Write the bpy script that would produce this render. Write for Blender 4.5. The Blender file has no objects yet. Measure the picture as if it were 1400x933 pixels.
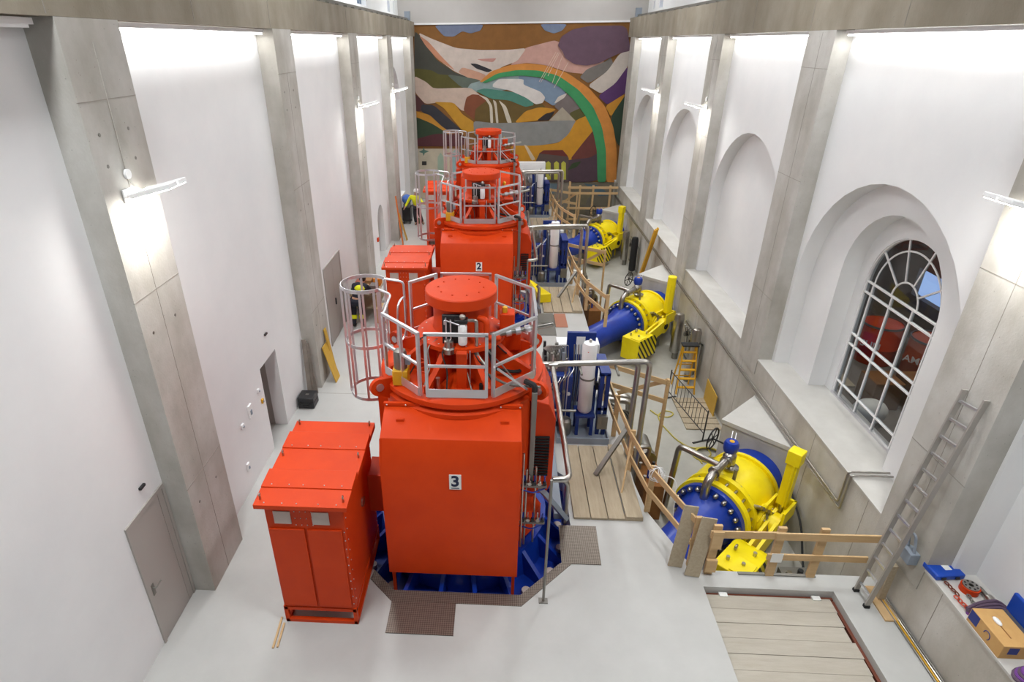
import bpy, bmesh, math, random
from math import sin, cos, pi, radians as RAD
from mathutils import Vector, Matrix
from mathutils.geometry import tessellate_polygon
random.seed(7)
SC = bpy.context.scene
COL = SC.collection

# ---------------------------------------------------------------- camera
def make_camera():
    yaw, pitch, roll = 0.0647, 0.46674, -0.01208
    f = Vector((-sin(yaw)*cos(pitch), cos(yaw)*cos(pitch), -sin(pitch)))
    r = Vector((cos(yaw), sin(yaw), 0)); u = r.cross(f)
    r2 = cos(roll)*r + sin(roll)*u; u2 = -sin(roll)*r + cos(roll)*u
    cd = bpy.data.cameras.new('camera'); co = bpy.data.objects.new('camera', cd); COL.objects.link(co)
    m = Matrix((r2, u2, -f)).transposed().to_4x4(); m.translation = (0, 0, 8.0)
    co.matrix_world = m
    cd.sensor_width = 36; cd.lens = 811.7/1400*36; cd.shift_x = (700-634.9)/1400
    cd.clip_start = 0.05; cd.clip_end = 300
    SC.camera = co
make_camera()

# ---------------------------------------------------------------- world, exposure
W = bpy.data.worlds.new('world'); SC.world = W; W.use_nodes = True
W.node_tree.nodes['Background'].inputs[0].default_value = (0.42, 0.60, 1.0, 1)
W.node_tree.nodes['Background'].inputs[1].default_value = 1.1
VS = SC.view_settings
VS.view_transform = 'Standard'; VS.look = 'None'; VS.gamma = 1; VS.use_curve_mapping = False
VS.exposure = 0.12
E_CEIL, E_STRIP, E_WALL = (265.0, 160.0, 170.0, 75.0), 16.5, 42.0      # watts: added ceiling lamps, strip lamps, wall floodlights
def area(name, loc, rot, sx, sy, power, col=(1, 1, 1), parent=None, spread=None):
    l = bpy.data.lights.new(name, 'AREA'); l.shape = 'RECTANGLE'; l.size = sx; l.size_y = sy; l.energy = power; l.color = col
    if spread: l.spread = spread
    o = bpy.data.objects.new(name, l); COL.objects.link(o); o.location = loc; o.rotation_euler = rot
    if parent: o.parent = parent
    return o

# ---------------------------------------------------------------- mesh builder
def V3(p): return Vector(p)
def fillet(pts, rad, n=5):
    pts = [V3(p) for p in pts]; out = [pts[0]]
    for a, b, c in zip(pts, pts[1:], pts[2:]):
        d1 = (a-b); d2 = (c-b); r = min(rad, d1.length*.49, d2.length*.49)
        p, q = b+d1.normalized()*r, b+d2.normalized()*r
        for i in range(n+1):
            t = i/n; out.append((1-t)**2*p + 2*t*(1-t)*b + t*t*q)
    out.append(pts[-1]); return out
class MB:
    def __init__(s): s.v = []; s.f = []
    def add(s, vs, fs):
        k = len(s.v); s.v += [tuple(v) for v in vs]; s.f += [tuple(i+k for i in f) for f in fs]; return s
    def box(s, x0, y0, z0, x1, y1, z1):
        return s.add([(x0,y0,z0),(x1,y0,z0),(x1,y1,z0),(x0,y1,z0),(x0,y0,z1),(x1,y0,z1),(x1,y1,z1),(x0,y1,z1)],
                     [(0,3,2,1),(4,5,6,7),(0,1,5,4),(1,2,6,5),(2,3,7,6),(3,0,4,7)])
    def obox(s, c, size, rot):
        M = rot if isinstance(rot, Matrix) else Matrix.Rotation(rot, 3, 'Z')
        c = V3(c); h = [a/2 for a in size]; t = MB().box(-h[0],-h[1],-h[2],h[0],h[1],h[2])
        return s.add([c+M@V3(v) for v in t.v], t.f)
    def bar(s, p, q, w, h, up=(0,0,1)):
        p, q = V3(p), V3(q); d = q-p; L = d.length; d.normalize(); u = V3(up)
        if abs(d.dot(u)) > .98: u = V3((0,1,0))
        x = d.cross(u).normalized(); u = x.cross(d)
        return s.obox((p+q)/2, (w, L, h), Matrix((x, d, u)).transposed())
    def tube(s, pts, r, n=10, closed=False):
        pts = [V3(p) for p in pts]; m = len(pts); rings = []
        rs = r if isinstance(r, (list, tuple)) else [r]*m
        def tan(i):
            if closed: a, b = pts[i-1], pts[(i+1) % m]
            else: a, b = pts[max(i-1,0)], pts[min(i+1,m-1)]
            return (b-a).normalized()
        t0 = tan(0); u = t0.orthogonal().normalized()
        for i in range(m):
            t = tan(i); u = (u - t*u.dot(t)); u.normalize(); w = t.cross(u)
            rings.append([pts[i] + (u*cos(2*pi*j/n)+w*sin(2*pi*j/n))*rs[i] for j in range(n)])
        k = m if closed else m-1
        vs = [v for rg in rings for v in rg]; fs = []
        for i in range(k):
            a, b = i*n, ((i+1) % m)*n
            for j in range(n): fs.append((a+j, a+(j+1) % n, b+(j+1) % n, b+j))
        if not closed: fs += [tuple(range(n))[::-1], tuple(range((m-1)*n, m*n))]
        return s.add(vs, fs)
    def cyl(s, p, q, r, r2=None, n=20): return s.tube([p, q], [r, r if r2 is None else r2], n)
    def lathe(s, prof, n=32, c=(0,0,0), axis='z', a0=0, a1=2*pi):
        vs = []; full = abs(a1-a0-2*pi) < 1e-6; m = n if full else n+1
        for r, h in prof:
            for j in range(m):
                a = a0+(a1-a0)*j/n; x, y = r*cos(a), r*sin(a)
                p = {'z': (x,y,h), 'x': (h,x,y), 'y': (y,h,x)}[axis]
                vs.append((p[0]+c[0], p[1]+c[1], p[2]+c[2]))
        fs = []
        for i in range(len(prof)-1):
            for j in range(n):
                j2 = (j+1) % m if full else j+1
                fs.append((i*m+j, i*m+j2, (i+1)*m+j2, (i+1)*m+j))
        if full and tuple(prof[0]) != tuple(prof[-1]):
            if prof[0][0] > 1e-6: fs.append(tuple(range(m))[::-1])
            if prof[-1][0] > 1e-6: fs.append(tuple(range((len(prof)-1)*m, len(prof)*m)))
        return s.add(vs, fs)
    def plate(s, outer, holes, fn, d0, d1):
        """polygon with holes, extruded from depth d0 to d1; fn(a,b,d) -> xyz"""
        loops = [outer]+list(holes); tri = tessellate_polygon([[V3((a,b,0)) for a,b in l] for l in loops])
        flat = [p for l in loops for p in l]; n = len(flat); base = len(s.v)
        vs = [fn(a,b,d0) for a,b in flat]+[fn(a,b,d1) for a,b in flat]; fs = []
        for t in tri: fs += [tuple(t), tuple(i+n for i in reversed(t))]
        k = 0
        for l in loops:
            m = len(l)
            for i in range(m): fs.append((k+i, k+(i+1) % m, n+k+(i+1) % m, n+k+i))
            k += m
        return s.add(vs, fs)
    def sphere(s, c, r, n=12, m=8, sq=(1,1,1)):
        prof = [(max(1e-7, r*sin(pi*i/m)), -r*cos(pi*i/m)) for i in range(m+1)]
        t = MB().lathe(prof, n); return s.add([(c[0]+v[0]*sq[0], c[1]+v[1]*sq[1], c[2]+v[2]*sq[2]) for v in t.v], t.f)
    def mesh(s, name):
        me = bpy.data.meshes.new(name); me.from_pydata(s.v, [], s.f)
        bm = bmesh.new(); bm.from_mesh(me); bmesh.ops.recalc_face_normals(bm, faces=bm.faces); bm.to_mesh(me); bm.free()
        return me
XY = lambda a, b, d: (a, b, d)
YZ = lambda a, b, d: (d, a, b)
XZ = lambda a, b, d: (a, d, b)
def obj(name, mb, mat, parent=None, smooth=True, bevel=0, loc=None, rot=None):
    me = mb if isinstance(mb, bpy.types.Mesh) else mb.mesh(name)
    if not me.materials: me.materials.append(mat)
    if smooth:
        me.shade_smooth(); me.set_sharp_from_angle(angle=RAD(38))
    o = bpy.data.objects.new(name, me); COL.objects.link(o)
    if parent: o.parent = parent
    if bevel:
        b = o.modifiers.new('bevel', 'BEVEL'); b.width = bevel; b.segments = 2; b.limit_method = 'ANGLE'
    if loc: o.location = loc
    if rot: o.rotation_euler = rot
    return o
def tag(o, label, cat, group=None):
    o['label'] = label; o['category'] = cat
    if group: o['group'] = group
    return o
def thing(name, label, cat, loc=(0,0,0), rz=0, group=None):
    o = bpy.data.objects.new(name, None); COL.objects.link(o); o.empty_display_size = .2
    o.location = loc; o.rotation_euler = (0,0,rz); return tag(o, label, cat, group)
def struct(name, mb, mat, parent=None, label=None, smooth=True):
    o = obj(name, mb, mat, parent, smooth)
    if parent is None: o['kind'] = 'structure'
    if label: o['label'] = label
    return o
def text(name, body, size, mat, parent, loc, rot, bold=0.0, ext=.002):
    c = bpy.data.curves.new(name, 'FONT'); c.body = body; c.size = size; c.align_x = 'CENTER'; c.align_y = 'CENTER'; c.extrude = ext; c.offset = bold
    t = bpy.data.objects.new(name, c); COL.objects.link(t); bpy.context.view_layer.update()
    me = bpy.data.meshes.new_from_object(t.evaluated_get(bpy.context.evaluated_depsgraph_get())); bpy.data.objects.remove(t)
    me.materials.clear(); me.materials.append(mat); return obj(name, me, mat, parent, smooth=False, loc=loc, rot=rot)

# ---------------------------------------------------------------- materials
def s2l(c): return tuple(((x/255)/12.92 if x/255 <= .04045 else ((x/255+.055)/1.055)**2.4) for x in c)
def mat(name, col, rough=.5, metal=0, noise=0, scale=4, col2=None, bump=0, bscale=40, stretch=None, coat=0, spec=None):
    m = bpy.data.materials.new(name); m.use_nodes = True; nt = m.node_tree; b = nt.nodes['Principled BSDF']
    c1 = s2l(col)+(1,); b.inputs['Roughness'].default_value = rough; b.inputs['Metallic'].default_value = metal
    if coat: b.inputs['Coat Weight'].default_value = coat; b.inputs['Coat Roughness'].default_value = .15
    if spec is not None: b.inputs['Specular IOR Level'].default_value = spec
    b.inputs['Base Color'].default_value = c1
    N = nt.nodes.new; L = nt.links.new
    if noise or bump:
        tc = N('ShaderNodeTexCoord'); mp = N('ShaderNodeMapping'); L(tc.outputs['Object'], mp.inputs[0])
        if stretch: mp.inputs['Scale'].default_value = stretch
    if noise:
        c2 = s2l(col2)+(1,) if col2 else tuple(x*.7 for x in c1[:3])+(1,)
        n1 = N('ShaderNodeTexNoise'); n1.inputs['Scale'].default_value = scale; n1.inputs['Detail'].default_value = 8; n1.inputs['Roughness'].default_value = .62
        L(mp.outputs[0], n1.inputs['Vector'])
        rp = N('ShaderNodeValToRGB'); rp.color_ramp.elements[0].position = .5-noise*.25; rp.color_ramp.elements[1].position = .5+noise*.25
        rp.color_ramp.elements[0].color = c2; rp.color_ramp.elements[1].color = c1
        L(n1.outputs['Fac'], rp.inputs[0]); L(rp.outputs[0], b.inputs['Base Color'])
    if bump:
        n2 = N('ShaderNodeTexNoise'); n2.inputs['Scale'].default_value = bscale; n2.inputs['Detail'].default_value = 4; L(mp.outputs[0], n2.inputs['Vector'])
        bp = N('ShaderNodeBump'); bp.inputs['Strength'].default_value = bump; bp.inputs['Distance'].default_value = .01
        L(n2.outputs['Fac'], bp.inputs['Height']); L(bp.outputs[0], b.inputs['Normal'])
    return m
def emis(name, col, st):
    m = bpy.data.materials.new(name); m.use_nodes = True; nt = m.node_tree; b = nt.nodes['Principled BSDF']
    b.inputs['Base Color'].default_value = (.8,.8,.8,1); b.inputs['Emission Color'].default_value = col+(1,); b.inputs['Emission Strength'].default_value = st
    return m
def concrete(name, col, col2, panel=(0,0), axes='yz'):
    """cast concrete: cloudy tone, drip stains, pin holes and faint formwork seams in object space"""
    m = mat(name, col, .8, 0, 1.1, 1.7, col2, .3, 30); nt = m.node_tree; N = nt.nodes.new; L = nt.links.new
    b = nt.nodes['Principled BSDF']; src = b.inputs['Base Color'].links[0].from_socket
    tc = N('ShaderNodeTexCoord')
    mp = N('ShaderNodeMapping'); mp.inputs['Scale'].default_value = (.6,.6,.22); L(tc.outputs['Object'], mp.inputs[0])
    n = N('ShaderNodeTexNoise'); n.inputs['Scale'].default_value = 2.2; n.inputs['Detail'].default_value = 6; L(mp.outputs[0], n.inputs['Vector'])
    rp = N('ShaderNodeValToRGB'); rp.color_ramp.elements[0].position = .36; rp.color_ramp.elements[1].position = .62
    rp.color_ramp.elements[0].color = (.72,.695,.645,1); rp.color_ramp.elements[1].color = (1,1,1,1); L(n.outputs['Fac'], rp.inputs[0])
    mx = N('ShaderNodeMix'); mx.data_type = 'RGBA'; mx.blend_type = 'MULTIPLY'; mx.inputs[0].default_value = .8
    L(src, mx.inputs[6]); L(rp.outputs[0], mx.inputs[7]); out = mx.outputs[2]
    v = N('ShaderNodeTexVoronoi'); v.inputs['Scale'].default_value = 9; L(tc.outputs['Object'], v.inputs['Vector'])
    lt = N('ShaderNodeMath'); lt.operation = 'LESS_THAN'; lt.inputs[1].default_value = .07; L(v.outputs['Distance'], lt.inputs[0])
    ml = N('ShaderNodeMath'); ml.operation = 'MULTIPLY'; ml.inputs[1].default_value = .35; L(lt.outputs[0], ml.inputs[0])
    m2 = N('ShaderNodeMix'); m2.data_type = 'RGBA'; L(ml.outputs[0], m2.inputs[0]); L(out, m2.inputs[6]); m2.inputs[7].default_value = (.10,.09,.08,1); out = m2.outputs[2]
    L(out, b.inputs['Base Color']); return m
M = dict(
 white=mat('white_plaster', (236,236,236), .85, 0, .9, .6, (226,227,228), .12, 14),
 floor=mat('grey_floor_coating', (193,193,190), .45, 0, 1.3, 1.1, (176,176,173), .03, 60),
 pitfloor=mat('pit_concrete_floor', (186,184,176), .6, 0, 1.6, 1.2, (150,147,138)),
 conc=concrete('cast_concrete', (203,201,196), (176,173,166)),
 ledge=mat('smooth_ledge_concrete', (205,203,198), .7, 0, 1.2, 1.5, (185,182,176)),
 pitwall=concrete('pit_wall_concrete', (212,209,203), (186,182,173)),
 red=mat('red_paint', (208,64,14), .45, 0, .5, 2, (201,59,12), spec=.22),
 navyblue=mat('dark_blue_paint', (16,46,122), .4),
 blue=mat('blue_paint', (14,58,166), .35, 0, .6, 3, (11,48,146), coat=.2),
 yellow=mat('yellow_paint', (250,228,10), .4, 0, .6, 3, (243,218,8)),
 stripe=mat('black_stripe_paint', (40,38,30), .5),
 alu=mat('aluminium', (214,214,218), .35, .85),
 steel=mat('stainless_steel', (188,184,178), .28, 1.0, .8, 6, (168,164,158)),
 dsteel=mat('dull_steel', (138,136,130), .45, .8),
 greysteel=mat('grey_painted_steel', (140,150,162), .5),
 door=mat('grey_door_paint', (168,162,156), .5),
 black=mat('black_plastic', (34,34,36), .45),
 dark=mat('dark_rubber', (22,22,23), .7),
 wood=mat('new_timber', (212,182,138), .75, 0, 1.5, 3, (188,152,106), .15, 30, (1,1,6)),
 oldwood=mat('weathered_plank', (188,174,150), .85, 0, 1.6, 3, (156,141,117), .3, 30, (8,1,8)),
 paleplank=mat('pale_dusty_plank', (190,184,172), .85, 0, 1.5, 2.5, (170,161,146), .25, 30, (1,7,7)),
 ply=mat('yellow_shutter_board', (204,166,62), .6, 0, 1.4, 3, (188,146,52)),
 rust=mat('rusty_steel', (120,62,40), .8, 0, 1.4, 6, (92,46,32)),
 ochre=mat('ochre_formwork', (150,98,44), .8, 0, 1.2, 4, (122,76,36)),
 signw=mat('white_sign', (236,236,232), .5),
 navy=mat('navy_print', (26,34,66), .5),
 plate_grey=mat('pale_grey_label', (196,180,172), .5),
 wplastic=mat('white_plastic_lagging', (236,236,236), .4),
 orangey=mat('orange_yellow_paint', (214,160,30), .45),
 beamc=concrete('warm_beam_concrete', (160,152,137), (140,132,117)),
 ceil=mat('grey_ceiling_paint', (150,147,143), .9, 0, .8, .5, (140,137,133)),
 joint=mat('joint_grey', (150,145,136), .9),  # plain grey of the formwork and floor joints
 glassdark=None)
def checker(name):
    m = mat(name, (150,142,132), .42, .75); nt = m.node_tree; N = nt.nodes.new; L = nt.links.new; b = nt.nodes['Principled BSDF']
    tc = N('ShaderNodeTexCoord'); mp = N('ShaderNodeMapping'); mp.inputs['Rotation'].default_value = (0,0,pi/4); L(tc.outputs['Object'], mp.inputs[0])
    ck = N('ShaderNodeTexChecker'); ck.inputs['Scale'].default_value = 42; L(mp.outputs[0], ck.inputs['Vector'])
    ck.inputs[1].default_value = s2l((142,132,122))+(1,); ck.inputs[2].default_value = s2l((106,98,90))+(1,)
    L(ck.outputs['Color'], b.inputs['Base Color'])
    bp = N('ShaderNodeBump'); bp.inputs['Strength'].default_value = .4; bp.inputs['Distance'].default_value = .004; L(ck.outputs['Fac'], bp.inputs['Height']); L(bp.outputs[0], b.inputs['Normal'])
    return m
M['checker'] = checker('checker_plate_metal')
def glassmat(name, tint, refl=.12):
    m = bpy.data.materials.new(name); m.use_nodes = True; nt = m.node_tree; nt.nodes.remove(nt.nodes['Principled BSDF'])
    t = nt.nodes.new('ShaderNodeBsdfTransparent'); t.inputs[0].default_value = tint+(1,); g = nt.nodes.new('ShaderNodeBsdfGlossy'); g.inputs['Roughness'].default_value = .02
    x = nt.nodes.new('ShaderNodeMixShader'); fr = nt.nodes.new('ShaderNodeFresnel'); fr.inputs[0].default_value = 1.45
    ge = nt.nodes.new('ShaderNodeNewGeometry'); iv = nt.nodes.new('ShaderNodeMath'); iv.operation = 'SUBTRACT'; iv.inputs[0].default_value = 1; nt.links.new(ge.outputs['Backfacing'], iv.inputs[1])
    ml = nt.nodes.new('ShaderNodeMath'); ml.operation = 'MULTIPLY'; nt.links.new(fr.outputs[0], ml.inputs[0]); nt.links.new(iv.outputs[0], ml.inputs[1])
    nt.links.new(ml.outputs[0], x.inputs[0]); nt.links.new(t.outputs[0], x.inputs[1]); nt.links.new(g.outputs[0], x.inputs[2])
    nt.links.new(x.outputs[0], nt.nodes['Material Output'].inputs[0]); return m
M['glass'] = glassmat('window_glass', (.75,.78,.8))
# ================================================================ THE HALL
XL, XLP = -4.92, -4.57           # left wall plane, left pillar face
XR, XRW, XRN, XRG = 6.25, 6.58, 6.92, 7.29   # right pillar/parapet face, wall plane, niche plane, glazing recess
YF, YB, ZC = 34.0, -16.0, 13.0
LZ, PZ = 1.06, -1.65             # ledge level, pit floor level
PY = [6.6+6.4*k for k in range(5)]           # near edge of each pillar
PW = 1.13
L0 = 9.47                        # spacing of the generator units
CX0, CY0 = -0.61, 8.74           # centre of the first generator
OCT = [(-1.03,-1.99),(1.03,-1.99),(1.99,-1.03),(1.99,1.03),(1.03,1.99),(-1.03,1.99),(-1.99,1.03),(-1.99,-1.03)]
HATCH = (3.41, 4.4, 5.47, 7.08)

def build_floor():
    outer = [(XL-.3,YB),(XR,YB),(XR,7.42),(3.36,7.42),(2.86,8.8),(2.78,9.6),(2.78,YF),(XL-.3,YF)]
    holes = [[(CX0+x, CY0+k*L0+y) for x, y in OCT] for k in range(3)]
    h = HATCH; holes.append([(h[0],h[1]),(h[2],h[1]),(h[2],h[3]),(h[0],h[3])])
    struct('floor', MB().plate(outer, holes, XY, -.42, 0), M['floor'], smooth=False, label='smooth light grey coated concrete hall floor')
    fj = struct('floor_joint', MB().box(XL,12.74,.0,-2.4,12.752,.002), M['joint'], bpy.data.objects['floor'])
    struct('pit_floor', MB().box(2.5,7.3,PZ-.3,XR+.1,YF,PZ), M['pitfloor'], label='grey concrete floor of the lower valve pit')
    m = MB(); m.box(2.6,8.6,PZ,2.78,YF,-.42); m.box(2.5,7.25,PZ,XR,7.42,-.42); m.plate([(2.62,8.8),(2.86,8.8),(3.36,7.42),(3.1,7.42)],[],XY,PZ,-.42)
    struct('pit_wall_left', m, M['pitwall'], label='concrete side of the lower valve pit')
    for k in range(3):
        m = MB().plate([(CX0+x*1.0, CY0+k*L0+y*1.0) for x, y in OCT],[],XY,-.50,-.42)
        struct('foundation_pit', m, M['blue'], label='blue floor of the recess under a generator')
    m = MB().box(h[0]-.05,h[1]-.05,-.5,h[2]+.05,h[3]+.05,-.42)
    struct('hatch_base', m, M['pitwall'], label='concrete base of the plank covered floor hatch')
build_floor()

def arch(yc, hw, z0, zs, n=20, r=None):
    r = r or hw
    return [(yc-hw,z0)]+[(yc-r*cos(pi*i/n), zs+r*sin(pi*i/n)) for i in range(n+1)]+[(yc+hw,z0)]

def build_left():
    arch4 = [(y,z) for y, z in arch(28.6, 1.9, 1.2, 5.2, 16)]
    holes = [[(10.42,.0),(11.34,.0),(11.34,2.0),(10.42,2.0)], arch(23.75,.62,.0,1.5,12)]
    # the openings reach the floor, so they are notches in the outline
    o = [(YB,0)]+[(holes[0][0][0],0),(holes[0][0][0],2.0),(holes[0][1][0],2.0),(holes[0][1][0],0)]+arch(23.75,.62,.0,1.5,12)+[(YF,0),(YF,9.0),(YB,9.0)]
    m = MB().plate(o, [arch4], YZ, XL, XL-.3)
    m.box(XL-.5,27.0-1,0,XL-.28,31.4,8); m.box(XL-.5,22.9,0,XL-.28,24.6,2.4)
    struct('wall_left', m, M['white'], smooth=False, label='white plastered left wall of the turbine hall')
    m = MB().box(XL-1.3,10.3,0,XL-1.2,11.5,2.2); m.box(XL-1.3,10.3,0,XL-.3,10.4,2.2); m.box(XL-1.3,11.36,0,XL-.3,11.5,2.2); m.box(XL-1.3,10.3,2.1,XL-.3,11.5,2.2); m.box(XL-1.3,10.3,-.1,XL-.3,11.5,0.0)
    struct('passage_wall', m, M['door'], label='grey passage behind the open doorway in the left wall')
    for k, y in enumerate(PY):
        m = MB().box(XL-.02,y,0,XLP,y+PW,8.278)
        pl = struct('pillar', m, M['conc'], label='tall bare concrete pillar number %d from the camera on the left wall' % (k+1))
        for z in (7.45,5.1,2.1): struct('joint', MB().box(XLP-.01,y-.003,z,XLP+.003,y+PW,z+.009), M['joint'], pl)
        struct('joint', MB().box(XLP-.01,y+.52,0,XLP+.003,y+.528,7.45), M['joint'], pl)
        for z in (7.1,6.75,4.6,1.7):
            for yy in (.22,.8): struct('tie_hole', MB().cyl((XLP-.01,y+yy,z),(XLP+.004,y+yy,z),.022,n=10), M['dsteel'], pl)
    m = MB().box(XL-.02,.2,0,XLP,.2+PW,8.3); struct('pillar', m, M['conc'], label='concrete pillar on the left wall behind the camera')
    m = MB().box(XL-.5,YB,8.28,XLP,YF,8.93); m.box(XL-.5,YB,8.93,XLP-.12,YF,8.97)
    bm = struct('beam_left', m, M['beamc'], label='long concrete crane beam along the left wall')
    for k, y in enumerate([3.3+3.2*i for i in range(10)]):            # cast joints of the beam
        struct('joint', MB().box(XLP-.001,y,8.30,XLP+.004,y+.014,8.93), M['joint'], bm)
    # crane rail
    r = thing('crane_rail', 'steel crane rail on top of the left concrete beam', 'rail', (XLP-.25,0,8.97))
    obj('rail_head', MB().box(-.04,YB,0,.04,YF-.2,.12), M['dsteel'], r)
    for i in range(34): obj('rail_clip', MB().box(-.14,i+.0,0,.14,i+.12,.04), M['dsteel'], r)
    obj('end_stop', MB().box(-.12,YF-.75,0,.14,YF-.45,.42), M['greysteel'], r)
build_left()

def doors():
    # door 1: single leaf next to the first pillar
    d = thing('door_1', 'grey steel single door in the left wall beside the nearest pillar', 'door', (XL,5.62,0)); d['kind'] = 'structure'; del d['category']
    obj('door_frame', MB().box(-.02,0,0,.025,.05,2.26).box(-.02,.91,0,.025,.96,2.26).box(-.02,.05,2.2,.025,.91,2.26), M['door'], d)
    obj('door_leaf', MB().box(-.02,.055,.01,.012,.78,2.19), M['door'], d)
    obj('door_leaf', MB().box(-.02,.79,.01,.012,.905,2.19), M['door'], d)
    obj('door_handle', MB().tube(fillet([(.012,.13,1.03),(.06,.13,1.03),(.06,.27,1.03)],.02),.011,8).box(.012,.10,.9,.02,.16,1.1), M['dsteel'], d)
    d = thing('door_2', 'grey double door with tall leaves in the left wall behind the second pillar', 'door', (XL,15.34,0)); d['kind'] = 'structure'; del d['category']
    obj('door_frame', MB().box(-.02,0,0,.03,.06,2.4).box(-.02,1.72,0,.03,1.78,2.4).box(-.02,.06,2.34,.03,1.72,2.4), M['door'], d)
    obj('door_leaf', MB().box(-.02,.065,.01,.014,.88,2.33), M['door'], d); obj('door_leaf', MB().box(-.02,.895,.01,.014,1.715,2.33), M['door'], d)
    obj('door_handle', MB().box(.014,.83,1.0,.05,.86,1.2), M['black'], d)
    d = thing('door_3', 'pale arched door in the left wall beyond the third pillar', 'door', (XL-.26,23.75,0)); d['kind'] = 'structure'; del d['category']
    obj('door_leaf', MB().plate([(a-23.75,b) for a,b in arch(23.75,.62,0,1.5,12)],[],YZ,-.02,.03), M['door'], d)
    for (y, z, w, h, n, lab) in [(9.55,1.36,.16,.28,'switch_panel','white switch panel with sockets on the left wall beside the doorway'),(9.17,1.38,.09,.09,'wall_socket','small white wall socket left of the switch panel'),
        (9.05,.46,.1,.16,'wall_socket','small white socket low on the left wall behind the near pillar'),(10.2,1.3,.07,.1,'key_switch','small yellow key switch on the left wall at the doorway edge'),
        (6.1,2.52,.12,.04,'cable_stub','small dark cable stub on the left wall above the near door'),(10.9,2.53,.12,.04,'cable_stub','small dark cable stub on the left wall above the open doorway'),
        (10.1,1.62,.08,.08,'light_switch','small round light switch above the yellow key switch')]:
        t = thing(n, lab, 'cable' if 'cable' in n else 'switch', (XL,y,z))
        obj('cover', MB().box(0,0,0,.04,w,h), M['orangey'] if 'yellow' in lab and n == 'key_switch' else (M['black'] if 'cable' in n else M['wplastic']), t, bevel=.006)
        if 'cable' not in n: obj('button', MB().box(.04,w*.25,h*.25,.055,w*.6,h*.6), M['greysteel'], t)
    t = tag(obj('alarm_button', MB().box(XL,22.7,.9,XL+.07,22.85,1.05), M['red'], bevel=.01), 'small red alarm button on the left wall before the arched door', 'button')
doors()

def build_right():
    bays = [(YB,6.6)]+[(PY[i]+PW, PY[i+1]) for i in range(4)]+[(PY[4]+PW, YF)]
    w = MB(); nb = MB()
    for i, (a, b) in enumerate(bays):
        if i == 5: w.box(XRW,a,LZ,XRW+.3,b,8.2); continue
        yc, hw = ((a+b)/2, 2.52) if i else (4.02, 2.52)
        o = [(a,LZ)]+arch(yc,hw,LZ,3.25)+[(b,LZ),(b,8.2),(a,8.2)]
        w.plate(o, [], YZ, XRW, XRN)
        if i == 1: nb.plate([(a,LZ-.1)]+arch(10.39,1.46,LZ-.1,3.78)+[(b,LZ-.1),(b,6.2),(a,6.2)], [], YZ, XRN, XRG+.02)
        else: nb.box(XRN,a,LZ-.1,XRN+.3,b,6.2)
    o = [(8.3,LZ-.1)]+arch(10.41,1.17,LZ-.1,3.66)+[(12.5,LZ-.1),(12.5,5.9),(8.3,5.9)]
    nb.plate(o, [], YZ, XRG, XRG+.12)
    struct('wall_right', w, M['white'], smooth=True, label='white plastered right wall with tall arched niches')
    struct('wall_right_niche', nb, M['white'], smooth=True, label='white plastered backs of the arched niches in the right wall')
    for k, y in enumerate(PY+[.2]):
        m = MB().box(XR,y,LZ-.4,XRW+.02,y+PW,8.128)
        pl = struct('pillar', m, M['conc'], label='tall bare concrete pillar number %d from the camera on the right wall' % (k+1) if k < 5 else 'concrete pillar on the right wall behind the camera')
        for z in (7.45,5.3,2.6): struct('joint', MB().box(XR-.003,y-.003,z,XR+.01,y+PW,z+.009), M['joint'], pl)
        struct('joint', MB().box(XR-.003,y+.52,LZ,XR+.01,y+.528,8.1), M['joint'], pl)
    m = MB().box(XR+.015,YB,PZ-.1,XR+.3,YF,LZ); pw = struct('parapet_wall', m, M['pitwall'], label='concrete parapet wall under the right hand ledge')
    for i in range(16): struct('joint', MB().box(XR+.012,2.4+1.9*i,PZ if 2.4+1.9*i > 7.5 else 0,XR+.02,2.41+1.9*i,LZ-.03), M['joint'], pw)
    m = MB()
    for i, (a, b) in enumerate(bays): m.box(XR,a,LZ-.02,XRW+.03,b,LZ+.015)
    struct('ledge_lip', m, M['ledge'], label='smooth pale front strip of the concrete ledge')
    struct('ledge', MB().box(XR+.3,YB,LZ-.3,XRG+.2,YF,LZ), M['ledge'], label='concrete ledge along the foot of the right wall')
    m = MB().box(XR,YB,8.13,XRW+.5,YF,8.97)
    bm = struct('beam_right', m, M['beamc'], label='long concrete crane beam along the right wall')
    for y in [4.5+3.2*i for i in range(10)]: struct('joint', MB().box(XR-.004,y,8.15,XR+.001,y+.014,8.97), M['joint'], bm)
    r = thing('crane_rail', 'steel crane rail on top of the right concrete beam', 'rail', (XR+.25,0,8.97))
    obj('rail_head', MB().box(-.04,YB,0,.04,YF-.2,.12), M['dsteel'], r)
    for i in range(34): obj('rail_clip', MB().box(-.14,i+.0,0,.14,i+.12,.04), M['dsteel'], r)
    obj('end_stop', MB().box(-.12,YF-.75,0,.14,YF-.45,.42), M['greysteel'], r)
build_right()

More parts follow.
